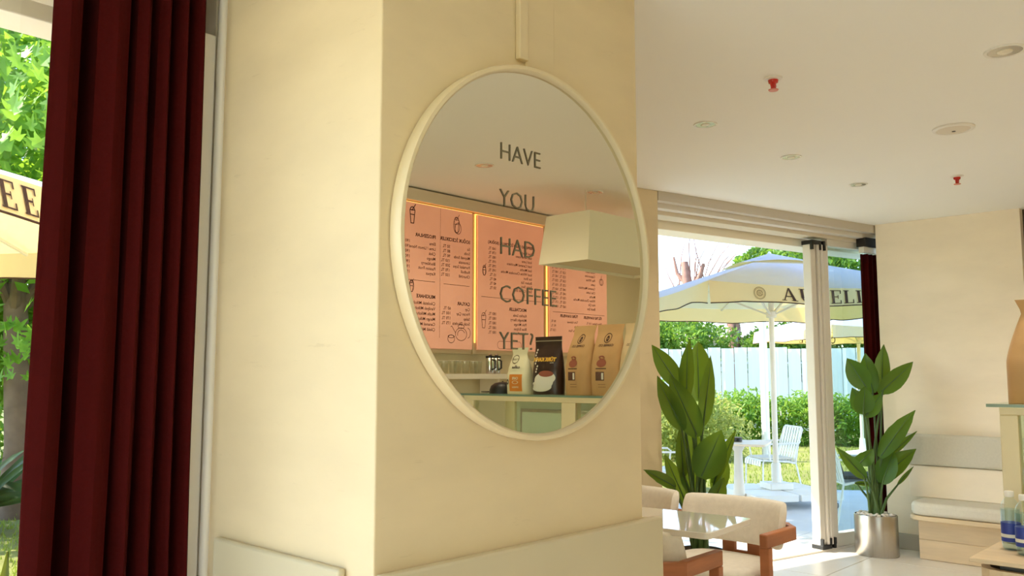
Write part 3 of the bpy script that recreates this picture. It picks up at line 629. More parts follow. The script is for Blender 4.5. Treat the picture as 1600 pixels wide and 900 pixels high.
# ---- coffee bags on the case
def bag(name, label, loc, w, t, h, m, seal=.06, lean=0., rz=0, neck=.72, group='coffee bags on the display case', slump=0., rim=None):
    o = thing(name, label, 'coffee bag', loc, rz, group)
    hz = h - seal
    def hw(z):
        u = min(1, z / hz); a = 1 - (1 - neck) * max(0, (u - .45) / .55) ** 1.3; return w / 2 * (a if z <= hz else neck + (1 - neck) * .12 * (z - hz) / seal * 3)
    def ht(z):
        u = min(1, z / hz); base = .80 + .20 * math.sin(math.pi * min(1, u * 1.25 + .1)) if u < .6 else 1
        return max(.004, t / 2 * base * (1 - max(0, (u - .42) / .58) ** 1.6))
    def off(z): return lean * (z / h) ** 2 + slump * max(0, (z / h - .6)) ** 1.5
    def front(y, z):                                    # outer surface on the -x side
        q = min(1, abs(y) / max(.001, hw(z))); return off(z) - ht(z) * (1 - q ** 3.2) ** (1 / 2.2)
    mb = MB(); nz, n = 22, 28
    for i in range(nz + 1):
        z = h * i / nz
        for j in range(n):
            a = 2 * math.pi * j / n; c, s = math.cos(a), math.sin(a)
            y = hw(z) * math.copysign(abs(s) ** .55, s); q = min(1, abs(y) / hw(z)); x = math.copysign((1 - q ** 3.2) ** (1 / 2.2), c) * ht(z)
            mb.v.append((off(z) + x, y, z))
    mb.f += [(i * n + j, i * n + (j + 1) % n, (i + 1) * n + (j + 1) % n, (i + 1) * n + j) for i in range(nz) for j in range(n)] + [tuple(range(n - 1, -1, -1)), tuple(range(nz * n, nz * n + n))]
    mb.m += [0] * (len(mb.f)); body = mb.build('bag_body', m, o)
    def patch(nm, m2, y0, y1, z0, z1, d=.0015):
        g = MB(); g.grid(lambda u, v: (front(y0 + (y1 - y0) * u, z0 + (z1 - z0) * v) - d, y0 + (y1 - y0) * u, z0 + (z1 - z0) * v), 10, 10); return g.build(nm, m2, body, recalc=False)
    def disc(nm, m2, cy, cz, ry, rz_, d=.0018, ri=0):
        g = MB(); g.grid(lambda u, v: (front(cy + ry * (ri + (1 - ri) * u) * math.cos(6.2832 * v), cz + rz_ * (ri + (1 - ri) * u) * math.sin(6.2832 * v)) - d, cy + ry * (ri + (1 - ri) * u) * math.cos(6.2832 * v), cz + rz_ * (ri + (1 - ri) * u) * math.sin(6.2832 * v)), 3, 24); return g.build(nm, m2, body, recalc=False)
    def words_(nm, m2, st, cy, cz, size, bold=.0, d=.0022):
        (vs, fs, wd), = text_batch([(st, size, bold)])
        g = MB(); g.add([(front(cy + wd / 2 - x, cz + y) - d, cy + wd / 2 - x, cz + y) for x, y in vs], fs); return g.build(nm, m2, body, smooth=False, recalc=False)
    if rim: boxo('seal_strip', rim, body, off(h - seal * .5) - .006, off(h - seal * .5) + .006, -hw(h) * .99, hw(h) * .99, h - seal * .55, h - seal * .45)
    return o, patch, disc, words_
# facing -x the reader's right is -y
o, patch, disc, wr_ = bag('cream_coffee_bag', 'small cream paper coffee bag with orange label', (3.80, -.452, CT), .185, .10, .275, M_CREAMB, .04, .0, 0, .62)
patch('label', M_ORANGE, -.045, .055, .015, .115); disc('emblem', M_TEXT, -.02, .205, .028, .026, .0018, .86); wr_('print', M_TEXT, 'roast', -.02, .20, .022); wr_('print', M_TEXT, 'coffee', .0, .150, .026, .0006)
wr_('print', M_CREAMB, 'CAFE', .005, .085, .020, .0008, .003); wr_('print', M_CREAMB, 'ESPRESSO', .005, .035, .012, .0004, .003); disc('emblem', M_CREAMB, .005, .068, .024, .010, .003, .8); disc('emblem', M_TEXT, -.062, .07, .012, .016, .0018, .5)
o, patch, disc, wr_ = bag('dark_coffee_bag', 'dark brown coffee bag with white cup picture', (3.81, -.235, CT), .215, .115, .335, M_DARKB, .05, .0, 0, .94, rim=M_STEEL)
patch('band', M_BROWN, -.085, .075, .188, .215); wr_('print', M_GOLD, 'TÜRK KAHVE', -.005, .191, .029, .0014); wr_('print', M_CUPW, 'since', .06, .178, .012)
disc('cup', M_CUPW, .005, .075, .070, .048); disc('cup', M_CUPW, .025, .095, .062, .040, .0024); disc('coffee', M_REDP, .025, .118, .052, .018, .003); disc('saucer', M_CUPW, -.02, .045, .085, .030, .0026)
for q in range(9): disc('sparkle', M_CUPW, -.052 - .004 * q + .006 * (q % 3), .13 + q * .016, .0055, .006, .002)
kb = []
for k, (lb, y, m_, ln, rz) in enumerate((('tall kraft coffee bag beside the dark brown bag', -.005, M_KRAFT, .05, .10), ('tall kraft coffee bag in the middle of the mirrored row', .185, M_KRAFT, .04, -.06),
                                         ('pale kraft coffee bag at the mirror rim', .375, M_KRAFTL, .02, .05), ('plain kraft coffee bag at the right edge, standing on the case end', .765, M_KRAFT, -.03, .25))):
    o, patch, disc, wr_ = bag('kraft_coffee_bag', lb, (3.83 if k < 3 else 3.86, y, CT), .205 if k < 3 else .25, .135, .392 if k < 3 else .405, m_, .05, 0, rz, .80 if k < 3 else .5, slump=ln * 3)
    if k < 3:
        disc('emblem', M_TEXT, .0, .315, .024, .028, .002, .85); disc('emblem', M_TEXT, .0, .312, .009, .017, .002, .3); wr_('print', M_TEXT, 'COFFEE CO.', .0, .268, .018, .0004)
        disc('picture', M_REDP, -.01, .175, .032, .022, .002); disc('picture', M_REDP, -.01, .205, .020, .012, .002, .4); patch('print_line', M_TEXT, -.045, .025, .143, .148)
        patch('label', M_BROWN, -.045, .012, .080, .128); patch('label_mark', M_CUPW, -.005, .008, .086, .122, .003); patch('print_line', M_BROWN, -.03, .02, .058, .060); patch('print_line', M_BROWN, -.03, .02, .044, .046)
cp_ = thing('black_cap', 'black cap lying on the display case beside the cream bag', 'cap', (3.86, -.675, CT))
mb = MB(); mb.lathe([(.085, .0), (.084, .02), (.074, .045), (.05, .062), (.02, .068), (.002, .069)], 24, (0, .02, 0), 1, .95); mb.build('crown', M_BLACK, cp_)
mb = MB(); mb.prism([(.06 * math.cos(R(a)) * 1.1, -.05 + .10 * math.sin(R(a))) for a in range(180, 361, 15)], .004, .010); mb.build('brim', M_BLACK, cp_, bevel=.002)
MB().lathe([(.006, .068), (.005, .073), (.001, .074)], 10, (0, .02, 0)).build('button', M_BLACK, cp_)

# ---- water bottles on the counter
def bottle(label, x, y):
    o = thing('water_bottle', label, 'bottle', (x, y, .7705), 0, 'water bottles on the wood counter')
    b = MB().lathe([(.026, 0), (.031, .006), (.032, .03), (.0305, .035), (.032, .04), (.032, .14), (.031, .15), (.026, .168), (.016, .182), (.0135, .188), (.0135, .196)], 28).build('bottle_body', M_WATER, o)
    MB().lathe([(.024, .002), (.0295, .007), (.0302, .028), (.0302, .145), (.001, .146)], 24).build('blue_base', M_WATERB, b)
    MB().lathe([(.0325, .030), (.0328, .031), (.0328, .096), (.0325, .097)], 28, closed=False).build('label_band', M_BLUE, b)
    MB().lathe([(.0329, .045), (.0331, .046), (.0331, .056), (.0329, .057)], 28).build('label_stripe', M_CUPW, b)
    MB().lathe([(.0135, .188), (.0155, .190), (.0155, .207), (.014, .209), (.001, .2095)], 24).build('cap', M_WHITE, o)
bottle('clear water bottle on the counter, left of the pair', 3.575, .843); bottle('clear water bottle with wide blue label at the right frame edge', 3.50, .780)

# ------------------------------------------------------------------ menu wall: boards, shelf, glasses, pendant
YB = -1.345
def board(label, x0, x1, z0=1.585, z1=2.575):
    o = thing('menu_board', label, 'menu board', ((x0 + x1) / 2, YB - .05, z0), 0, 'backlit menu boards'); w = (x1 - x0) / 2; h = z1 - z0
    boxo('light_box', M_MWALL, o, -w - .012, w + .012, -.004, .02, -.03, h + .002, smooth=False)
    boxo('menu_panel', M_BOARD, o, -w + .008, w - .008, .036, .048, .0, h - .008, smooth=False)
    for a, b, c, d in ((-w - .001, -w + .004, .05, h), (w - .004, w + .001, .05, h), (-w, w, h - .004, h)):
        boxo('led_strip', M_LED, o, a, b, .021, .030, c, d, smooth=False)
    return o
B1 = board('pink backlit menu board of frozen drinks, leftmost in the mirror', 3.535, 4.278)
B2 = board('pink backlit menu board of iced drinks, middle one in the mirror', 4.317, 5.060)
B3 = board('pink backlit coffee menu board, partly behind the pendant lamp', 5.115, 5.884)
def lettering(bo, xc, rows):
    """rows: (text, X, Z, size, bold)"""
    mb = MB()
    for (st, X, Z, s, b), (vs, fs, wd) in zip(rows, text_batch([(r[0], r[3], r[4]) for r in rows])):
        mb.add([(X - xc - x, .0488, Z - 1.585 + y) for x, y in vs], fs)
    return mb.build('menu_text', M_INK, bo, smooth=False, recalc=False)
def lines(bo, xc, segs, w=.004, name='drawing'):
    mb = MB()
    for pl_ in segs:
        for a, b in zip(pl_[:-1], pl_[1:]):
            d = Vector((b[0] - a[0], b[1] - a[1])); L = d.length
            if L < 1e-5: continue
            nn = Vector((-d.y, d.x)) / L * w / 2; e = d / L * w * .3
            mb.add([(p[0] - xc, .0489, p[1] - 1.585) for p in ((a[0] - e.x + nn.x, a[1] - e.y + nn.y), (a[0] - e.x - nn.x, a[1] - e.y - nn.y), (b[0] + e.x - nn.x, b[1] + e.y - nn.y), (b[0] + e.x + nn.x, b[1] + e.y + nn.y))], [(0, 1, 2, 3)])
    return mb.build(name, M_INK, bo, smooth=False, recalc=False)
S, HB = .030, .0011
def col(rows, X, PX, z, step, price=None, size=S):
    out = []
    for i, r in enumerate(rows):
        nm, pr = r if isinstance(r, tuple) else (r, price)
        out.append((nm, X, z - i * step, size, .0003))
        if pr: out.append((pr, PX, z - i * step, size, .0003))
    return out
t1 = [('FROZENLAR', 3.913, 2.340, .033, HB), ('SOĞUK İÇECEKLER', 4.244, 2.342, .033, HB), ('MILKSHAKE', 3.914, 1.925, .033, HB), ('ÇAYLAR', 4.246, 1.895, .033, HB)]
t1 += col(['Elma', 'Lime / Limon Nane', 'Çilek', 'Mango', 'Blackberry', 'Passion Fruit', 'Karpuz'], 3.913, 3.685, 2.292, .0345, '190 TL')
t1 += col([('Su', '50 TL'), ('Soda', '80 TL'), ('Meyveli Soda', '90 TL'), ('Limonata', '150 TL'), ('Portakal Suyu', '200 TL'), ('Redbull', '170 TL'), ('Churchill', '150 TL')], 4.244, 4.050, 2.292, .0335)
t1 += col(['Çikolatalı Milkshake', 'Vanilyalı Milkshake', 'Muzlu Milkshake', 'Mango Milkshake', 'Caramel Milkshake', 'Çilekli Milkshake'], 3.914, 3.6, 1.880, .0355, None)
t1 += col([('Çay', '60 TL'), ('Fincan Çay', '100 TL'), ('Salep', '170 TL'), ('Sıcak Çikolata', '175 TL')], 4.246, 4.060, 1.858, .0345)
lettering(B1, (3.535 + 4.278) / 2, t1)
xc = (3.535 + 4.278) / 2
def glassd(x, z, s, tilt=.0): return [[(x - .5 * s, z + s), (x - .28 * s, z - s), (x + .28 * s, z - s), (x + .5 * s, z + s), (x - .5 * s, z + s)], [(x - .1 * s, z + .9 * s), (x + .6 * s, z + 1.9 * s)], [(x - .4 * s, z + .3 * s), (x + .4 * s, z + .3 * s)], arc(x, z + 1.1 * s, .4 * s, .35 * s, 0, 180, 8)]
lines(B1, xc, glassd(3.70, 2.47, .045), .007); lines(B1, xc, glassd(4.11, 2.455, .045) + [arc(4.11, 2.46, .03, .055, 0, 360, 16), arc(4.125, 2.44, .03, .04, 0, 360, 14)], .004)
lines(B1, xc, glassd(3.70, 1.99, .03) + [arc(3.70, 2.0, .02, .04, 0, 360, 12)], .004)
lines(B1, xc, [arc(4.16, 1.69, .055, .045, 0, 360, 20), arc(4.16, 1.745, .03, .014, 0, 360, 12), [(4.105, 1.70), (4.07, 1.745), (4.06, 1.74)], arc(4.225, 1.70, .025, .035, -90, 90, 10), [(4.16, 1.76), (4.16, 1.775)], arc(4.065, 1.655, .032, .028, 0, 360, 16), arc(4.065, 1.672, .030, .010, 0, 360, 12), arc(4.16, 1.69, .035, .03, 20, 200, 10)], .004)
lines(B1, xc, [[(3.955, 2.56), (3.955, 1.66)]], .002, 'divider'); lines(B1, xc, [[(3.91, 2.04), (3.62, 2.04)], [(4.24, 2.035), (3.99, 2.035)]], .003, 'divider')
x2 = (4.317 + 5.060) / 2
t2 = [('ESPRESSO BAZLI İÇECEKLER (SOĞUK)', 4.917, 2.372, .029, .001), ('MOCTAILLER', 4.850, 1.885, .033, HB)]
t2 += col([('Iced Mocha', '160 TL'), ('Iced Americano', '170 TL'), ('Iced Latte', '185 TL'), ('Iced Caramel Macchiato', '195 TL'), ('Iced Mocha', '195 TL'), ('Iced White Chocolate Mocha', '195 TL'), ('Ice Shot', '15 TL'), ('Badem Süt', '40 TL'), ('Extra Shot', '40 TL'), ('Extra Coffee Shot', '50 TL')], 4.913, 4.515, 2.326, .0325, None, .029)
t2 += col(['Karlito Soda', 'Midnight Berry', 'Pink Mirage', 'Blue Eclipse', 'Arctic Passion'], 4.850, 4.520, 1.842, .034, '180 TL')
lettering(B2, x2, t2)
lines(B2, x2, glassd(4.390, 2.16, .03) + [arc(4.39, 2.16, .018, .03, 0, 360, 12)], .004); lines(B2, x2, glassd(4.385, 1.79, .045), .004)
lines(B2, x2, [[(5.02, 1.972), (4.36, 1.972)]], .003, 'divider'); lines(B2, x2, [rrect(.13, .028, .026, 5) and [(4.66 + a, 1.625 + b) for a, b in rrect(.13, .028, .026, 5) + [(.13, .002)]]], .003, 'divider')
x3 = (5.115 + 5.884) / 2
t3 = [('ESPRESSO BAZLI İÇECEKLER (SICAK)', 5.78, 2.50, .029, .001), ('FİLTRE KAHVELER', 5.800, 1.868, .030, .001), ('TÜRK KAHVELER', 5.480, 1.868, .030, .001)]
nm = ['Espresso', 'Lungo', 'Ristretto', 'Macchiato', 'Cortado', 'Americano', 'Cappuccino', 'Flat White', 'Latte', 'Caramel Macchiato', 'Chai Latte', 'Mocha', 'White Chocolate Mocha', 'Hot Çik', 'Black Eye']
for i, q in enumerate(nm):
    z = 2.425 - i * .0345; t3 += [(q, 5.715, z, .029, .0003), ('%d TL' % (90 + 5 * i), 5.330, z, .029, .0003)] + ([('%d TL' % (110 + 5 * i), 5.235, z, .029, .0003)] if i > 4 else [])
t3 += [('Filtre Kahve 110 TL', 5.80, 1.822, .026, .0003)] + col([('Türk Kahvesi', '90 TL'), ('Sade', '95 TL'), ('Duble Türk', '120 TL')], 5.480, 5.200, 1.822, .035, None, .026)
lettering(B3, x3, t3); lines(B3, x3, [[(5.84, 1.905), (5.16, 1.905)]], .003, 'divider'); lines(B3, x3, [arc(5.80, 2.19, .028, .028, 0, 360, 16), arc(5.80, 2.19, .013, .022, 0, 360, 12), [(5.80, 2.225), (5.805, 2.245)]], .004)

shf = thing('wall_shelf', 'long pale shelf under the menu boards', 'shelf', (4.4, -1.398, 1.376))
boxo('shelf_board', M_TRIM, shf, -1.6, 1.55, 0, .24, 0, .036, bevel=.003)
for x in (-1.2, 0, 1.2): boxo('bracket', M_TRIM, shf, x, x + .02, 0, .18, -.10, -.0005)
tum = None
for i in range(10):
    x = 3.64 + i * .066
    lb = 'clear drinking glass on the shelf, %s from the chrome canister' % ('first second third fourth fifth sixth seventh eighth ninth tenth eleventh twelfth'.split()[9 - i])
    if tum is None:
        tum = thing('drinking_glass', lb, 'glass', (x, -1.25, 1.4125), 0, 'row of glasses on the shelf')
        MB().lathe([(.022, 0), (.024, .003), (.030, .085), (.0295, .088), (.028, .085), (.0215, .008), (.002, .007)], 20).build('glass_body', M_TUMB, tum)
        MB().lathe([(.0295, .0855), (.0305, .087), (.0295, .089), (.0285, .087)], 20, closed=True).build('rim', mat('glass_rim', (196, 190, 166), .2), tum)
    else: copy_tree(tum, None, lb, (x, -1.25 + .012 * ((i * 7) % 3), 1.4125), i * .7)
sk_ = thing('steel_shaker_set', 'chrome double drinks canister with black band on the shelf', 'canister', (4.378, -1.24, 1.4125))
for q in (-1, 1):
    MB().lathe([(.030, 0), (.031, .004), (.031, .118), (.001, .119)], 24, (q * .032, 0, 0)).build('canister', M_CHROME, sk_)
    MB().lathe([(.032, .112), (.033, .114), (.033, .126), (.001, .128)], 24, (q * .032, 0, 0)).build('lid', M_BLACK, sk_)
    MB().lathe([(.012, .128), (.014, .134), (.008, .142), (.001, .143)], 14, (q * .032, 0, 0)).build('knob', M_CHROME, sk_)
    MB().tube([(q * .032 - .01, .031, .10), (q * .032 - .012, .06, .09), (q * .032 - .012, .06, .04), (q * .032 - .01, .031, .03)], .006, 8).build('handle', M_BLACK, sk_)
pd = thing('pendant_lamp', 'large pale rectangular pendant lampshade mirrored before the menu', 'lamp', (4.345, -.355, 2.15))
hx, hy, hh, tpz = 1.12, -.42, .335, .055
a = [(0, 0, 0), (hx, 0, 0), (hx, hy, 0), (0, hy, 0)]; b = [(tpz, -tpz * .4, hh), (hx - tpz, -tpz * .4, hh), (hx - tpz, hy + tpz * .4, hh), (tpz, hy + tpz * .4, hh)]
MB().add(a + b, [(4, 5, 6, 7), (0, 1, 5, 4), (1, 2, 6, 5), (2, 3, 7, 6), (3, 0, 4, 7)]).build('lamp_shade', M_HOOD, pd, smooth=False, solid=.006)
boxo('diffuser', M_HOODI, pd, .012, hx - .012, hy + .012, -.012, .02, .028, smooth=False)
for x in (.25, .87): MB().tube([(x, hy / 2, .30), (x, hy / 2, CE - 2.15)], .004, 8).build('suspension_rod', M_WHITE, pd)

# ------------------------------------------------------------------ umbrellas
def seg2(pts, w):                                       # thick polyline strokes as quads, 2D
    out = []
    for a, b in zip(pts[:-1], pts[1:]):
        d = Vector((b[0] - a[0], b[1] - a[1])); L = max(d.length, 1e-6); nn = Vector((-d.y, d.x)) / L * w / 2; e = d / L * w * .15
        out.append([(a[0] - e.x + nn.x, a[1] - e.y + nn.y), (a[0] - e.x - nn.x, a[1] - e.y - nn.y), (b[0] + e.x - nn.x, b[1] + e.y - nn.y), (b[0] + e.x + nn.x, b[1] + e.y + nn.y)])
    return out
def rc(x0, y0, x1, y1): return [[(x0, y0), (x1, y0), (x1, y1), (x0, y1)]]
GLY = {
    'E': (.72, rc(.08, 0, .26, 1) + rc(0, 0, .70, .06) + rc(0, .94, .70, 1) + rc(.2, .47, .52, .54) + rc(.63, 0, .70, .26) + rc(.63, .74, .70, 1) + rc(.47, .36, .52, .64)),
    'F': (.68, rc(.08, 0, .26, 1) + rc(0, 0, .36, .06) + rc(0, .94, .66, 1) + rc(.2, .47, .50, .54) + rc(.60, .72, .66, 1) + rc(.45, .36, .50, .64)),
    'L': (.66, rc(.08, 0, .26, 1) + rc(0, 0, .64, .06) + rc(0, .94, .36, 1) + rc(.58, 0, .64, .30)),
    'I': (.38, rc(.09, 0, .27, 1) + rc(0, 0, .36, .06) + rc(0, .94, .36, 1)),
    'A': (.94, [[(.10, 0), (.17, 0), (.48, 1), (.40, 1)], [(.38, 1), (.50, 1), (.86, 0), (.66, 0)]] + rc(.22, .30, .66, .37) + rc(0, 0, .28, .05) + rc(.56, 0, .94, .05)),
    'U': (.88, rc(.09, .28, .27, 1) + rc(.66, .30, .72, 1) + rc(0, .95, .37, 1) + rc(.55, .95, .84, 1) + seg2(arc(.42, .30, .24, .26, 180, 360, 12), .11)),
    'R': (.86, rc(.08, 0, .26, 1) + rc(0, 0, .36, .06) + rc(0, .94, .3, 1) + seg2([(.2, .97), (.42, .965)] + arc(.42, .73, .20, .235, 90, -90, 12) + [(.2, .495)], .08) + [[(.36, .5), (.54, .5), (.88, 0), (.68, 0)]]),
    'O': (.98, seg2(arc(.46, .5, .37, .44, 0, 360, 28), .13)), 'C': (.90, seg2(arc(.48, .5, .38, .44, 48, 312, 24), .13) + rc(.72, .66, .78, .95))}
def glyph_text(st, h, gap=.14):
    x = 0; quads = []
    for c in st:
        wd, q = GLY[c]; quads += [[((px + x) * h, py * h) for px, py in k] for k in q]; x += wd + gap
    return quads, (x - gap) * h
def umbrella(label, c, ang, S, ztop, texts, pole=True, base=True, vh=.17, flip=False, rise=.47, wide=1.0):
    """square market umbrella; side k=0 is the local -y side. texts: {side: (string, letter height, offset along side)}"""
    o = thing('market_umbrella', label, 'umbrella', (c[0], c[1], TZ), R(ang), 'cream market umbrellas'); H = S / 2; zt = ztop - TZ
    P = [(-H, -H), (H, -H), (H, H), (-H, H)]; cv = .45
    capr = .16
    canopies = []
    for k in range(4):
        a, b = Vector(P[k]), Vector(P[(k + 1) % 4]); mb = MB(); n = 12
        def fn(u, v):
            e = a * (1 - u) + b * u; r = capr + (1 - capr) * v; p = e * r
            sag = .05 * math.sin(math.pi * u) * v
            return (p.x, p.y, zt + rise * (1 - r) ** .9 - sag * v - .02 * math.sin(math.pi * v))
        mb.grid(fn, n, n); cn = mb.build('canopy_panel', M_CANOPY, o, recalc=False)
        # valance below the edge
        mb = MB(); out = Vector(((a + b) / 2).normalized()); d = (b - a) / S
        def vf(u, v):
            e = a * (1 - u) + b * u; sg = .05 * math.sin(math.pi * u); wav = .018 * math.sin(u * 21 + k) * v + .035 * v
            dip = vh + .03 * math.sin(u * math.pi * 3 + .6) ** 2 * .6 + (.05 * max(0, (.12 - u) / .12) + .05 * max(0, (u - .88) / .12)) * 1
            return (e.x + out.x * wav, e.y + out.y * wav, zt - sg - dip * v)
        mb.grid(vf, 60, 4); vl = mb.build('valance', M_CLOTH, o, recalc=False)
        MB().tube([Vector(vf(i / 60, 1)) for i in range(61)], .006, 6).build('hem', M_TEXT, vl)
        if k in texts:
            st, lh, offs, both = texts[k]; q, wd = glyph_text(st, lh, .35 if st == 'COFFEE' else .14); q = [[(px * wide, py) for px, py in kk] for kk in q]; wd *= wide
            def put(px, py, dd, rev):
                s = H + offs - wd / 2 + px; u = s / S; v = (vh * .5 + lh / 2 - py) / vh; p = Vector(vf(u, max(0, min(1, v)))); return (p.x + out.x * dd, p.y + out.y * dd, p.z)
            mb = MB()
            for dd in ((.006, -.006) if both else (.006,)):
                for qd in q: mb.add([put(px, py, dd, 0) for px, py in qd], [(0, 1, 2, 3)])
            mb.build('print', M_TEXT, vl, smooth=False, recalc=False)
        for offs in ((-H * .62, H * .72) if k in texts and not texts[k][3] else ()):
            mb = MB()
            for ri, ro in ((.054, .060), (.046, .049), (.018, .034), (.006, .012)):
                nn = 40
                for j in range(nn):
                    if ri == .018 and j % 3 == 0: continue
                    pts = [(r_ * math.cos(2 * math.pi * jj / nn), r_ * math.sin(2 * math.pi * jj / nn)) for jj, r_ in ((j, ri), (j, ro), (j + 1, ro), (j + 1, ri))]
                    vs = []
                    for px, py in pts:
                        p = Vector(vf((H + offs + px * 1.1) / S, max(0, min(1, (vh * .5 - py) / vh)))); vs.append((p.x + out.x * .006, p.y + out.y * .006, p.z))
                    mb.add(vs, [(0, 1, 2, 3)])
            mb.build('emblem', mat('faded_brown_print', (150, 124, 86), .8), vl, smooth=False, recalc=False)
        rb = MB().bar((a.x * .03, a.y * .03, zt + rise * .82), (a.x * .985, a.y * .985, zt - .03), .03, .022).build('rib', M_POLE, o)
        mdp = (a + b) / 2; MB().bar((mdp.x * .03, mdp.y * .03, zt + rise * .80), (mdp.x * .97, mdp.y * .97, zt - .07), .022, .018).build('rib', M_POLE, o)
        MB().bar((a.x * .02, a.y * .02, zt - .22), (a.x * .5, a.y * .5, zt + rise * .38), .02, .02).build('strut', M_POLE, o)
    mb = MB(); cr = H * .30                       # vent cap
    for k in range(4):
        a, b = Vector(P[k]) * (.30), Vector(P[(k + 1) % 4]) * (.30)
        mb.grid(lambda u, v: ((a * (1 - u) + b * u).x * v, (a * (1 - u) + b * u).y * v, zt + rise * (1 - .34 * v) + .035 + .03 * math.sin(math.pi * u) * v), 8, 6)
    mb.build('vent_cap', M_CANOPY, o, recalc=False)
    MB().lathe([(.03, zt + rise - .01), (.035, zt + rise + .01), (.015, zt + rise + .05), (.002, zt + rise + .06)], 16).build('finial', M_POLE, o)
    MB().tube([(0, 0, .16), (0, 0, zt + rise - .02)], .032, 16).build('pole', M_POLE, o)
    MB().lathe([(.045, zt - .26), (.06, zt - .25), (.06, zt - .19), (.045, zt - .18)], 16).build('runner_hub', M_POLE, o)
    MB().tube([(.035, 0, 1.05), (.07, -.02, 1.05), (.07, -.02, 1.0)], .006, 6).build('crank', M_CHROME, o)
    if base:
        for q, (x, y) in enumerate(((-.27, -.27), (.27, -.27), (.27, .27), (-.27, .27))):
            MB().box(x - .255, x + .255, y - .255, y + .255, .09, .165).build('weight_slab', M_WHITE, o, bevel=.008)
            wx, wy = x * 1.72, y * 1.72
            cs = MB().box(wx - .018, wx + .018, wy - .022, wy + .022, .06, .089).build('caster_fork', M_CHROME, o)
            MB().add([(wx + dx, wy + .034 * math.cos(R(t * 30)), .034 + .034 * math.sin(R(t * 30))) for dx in (-.011, .011) for t in range(12)], [tuple(range(12)), tuple(range(23, 11, -1))] + [(t, (t + 1) % 12, 12 + (t + 1) % 12, 12 + t) for t in range(12)]).build('caster_wheel', mat('grey_rubber', (120, 118, 114), .6), cs)
        MB().box(-.14, .14, -.14, .14, .166, .24).build('base_block', M_WHITE, o, bevel=.01)
        MB().lathe([(.055, .24), (.055, .44), (.045, .46)], 20).build('sleeve', M_WHITE, o)
    else:
        MB().lathe([(.30, 0), (.30, .05), (.06, .09), (.05, .30)], 28).build('base_block', M_WHITE, o)
    return o
umbrella('cream market umbrella with printed valance in front of the open door', (9.4, 4.60), -36, 2.8, 2.335, {0: ('AURELIO', .128, -.09, False)}, wide=1.35)
f43, l43 = Vector((math.cos(R(43)), math.sin(R(43)))), Vector((-math.sin(R(43)), math.cos(R(43))))
S3 = 3.3; LA = 32; ld_ = Vector((math.cos(R(LA)), math.sin(R(LA)))); lp = Vector((-ld_.y, ld_.x))
te = f43 * 3.98 + l43 * 2.20; cc = te - ld_ * (.50) + ld_ * (S3 / 2 - .95) + lp * (S3 / 2)     # last E of the print at te
umbrella('cream umbrella with EE lettering beyond the left window', (cc.x, cc.y), LA, S3, 2.33, {0: ('COFFEE', .125, .95 - S3 / 2, True)}, base=False)
umbrella('far umbrella seen low through the fixed door pane', (16.2, 6.2), -36, 2.8, 2.26, {2: ('COFFEE', .125, 0, True)}, base=False)

# ------------------------------------------------------------------ outdoor furniture
def garden_chair(label, loc, rz):
    o = thing('garden_chair', label, 'chair', (loc[0], loc[1], TZ), rz, 'white slatted garden chairs'); r = .0105
    for s in (-1, 1):
        y = s * .24
        MB().tube([(.23, y * 1.04, 0), (.215, y, .40), (.20, y, .43), (-.12, y, .41), (-.20, y, .39)], r, 8).build('leg', M_WHITE, o)
        MB().tube([(-.29, y * 1.08, 0), (-.21, y, .40), (-.25, y, .62), (-.31, y, .80)], r, 8).build('leg', M_WHITE, o)
        MB().tube([(.13, y * 1.1, .425), (.16, y * 1.14, .60), (.12, y * 1.15, .63), (-.25, y * 1.1, .635), (-.275, y, .66)], r, 8).build('armrest', M_WHITE, o)
    MB().tube([(-.31, -.24, .80), (-.315, -.20, .825), (-.315, .20, .825), (-.31, .24, .80)], r, 8).build('top_rail', M_WHITE, o)
    MB().tube([(.205, -.24, .425), (.205, .24, .425)], r, 8).build('seat_rail', M_WHITE, o)
    MB().tube([(-.20, -.24, .395), (-.20, .24, .395)], r, 8).build('seat_rail', M_WHITE, o)
    for i in range(7):
        y = -.20 + i * .0667
        MB().bar((-.20, y, .40), (-.313, y, .82), .042, .006, up=(1, 0, 0)).build('back_slat', M_WHITE, o)
        g = MB(); pp = [(-.20, .403), (.19, .433), (.235, .42), (.245, .36)]
        for a, b in zip(pp[:-1], pp[1:]): g.bar((a[0], y, a[1]), (b[0], y, b[1]), .044, .006)
        g.build('seat_slat', M_WHITE, o)
    return o
gc = garden_chair('white slatted garden chair right of the outdoor table', (10.12, 5.02), R(142))
copy_tree(gc, None, 'white slatted garden chair left of the outdoor table, behind the banana plant', (8.25, 5.35, TZ), R(-38))
c3 = copy_tree(gc, None, 'white slatted garden chair behind the fixed door pane', (8.80, 3.44, TZ), R(-50))
boxo('seat_pad', M_SEATP, c3, -.19, .20, -.21, .21, .437, .475, bevel=.015, seg=3); MB().bar((-.19, 0, .48), (-.285, 0, .77), .36, .035, up=(1, 0, 0)).build('back_pad', M_SEATP, c3, bevel=.012)
boxo('seat_pad', M_GREY, gc, -.19, .20, -.21, .21, .437, .46, bevel=.01, seg=3)
gt = thing('garden_table', 'white square garden table with tapered pedestal', 'table', (8.78, 4.74, TZ), R(20))
MB().prism(rrect(.33, .33, .03), .70, .725).build('tabletop', mat('pale_outdoor_top', (232, 214, 190), .4), gt, bevel=.004)
MB().lathe([(.075, .05), (.055, .30), (.045, .62), (.09, .699)], 20).build('pedestal', M_POLE, gt)
MB().lathe([(.24, 0), (.24, .02), (.08, .05)], 28).build('foot', M_POLE, gt)
ash = thing('ashtray', 'small dark round ashtray on the garden table', 'ashtray', (8.80, 4.76, TZ + .7255))
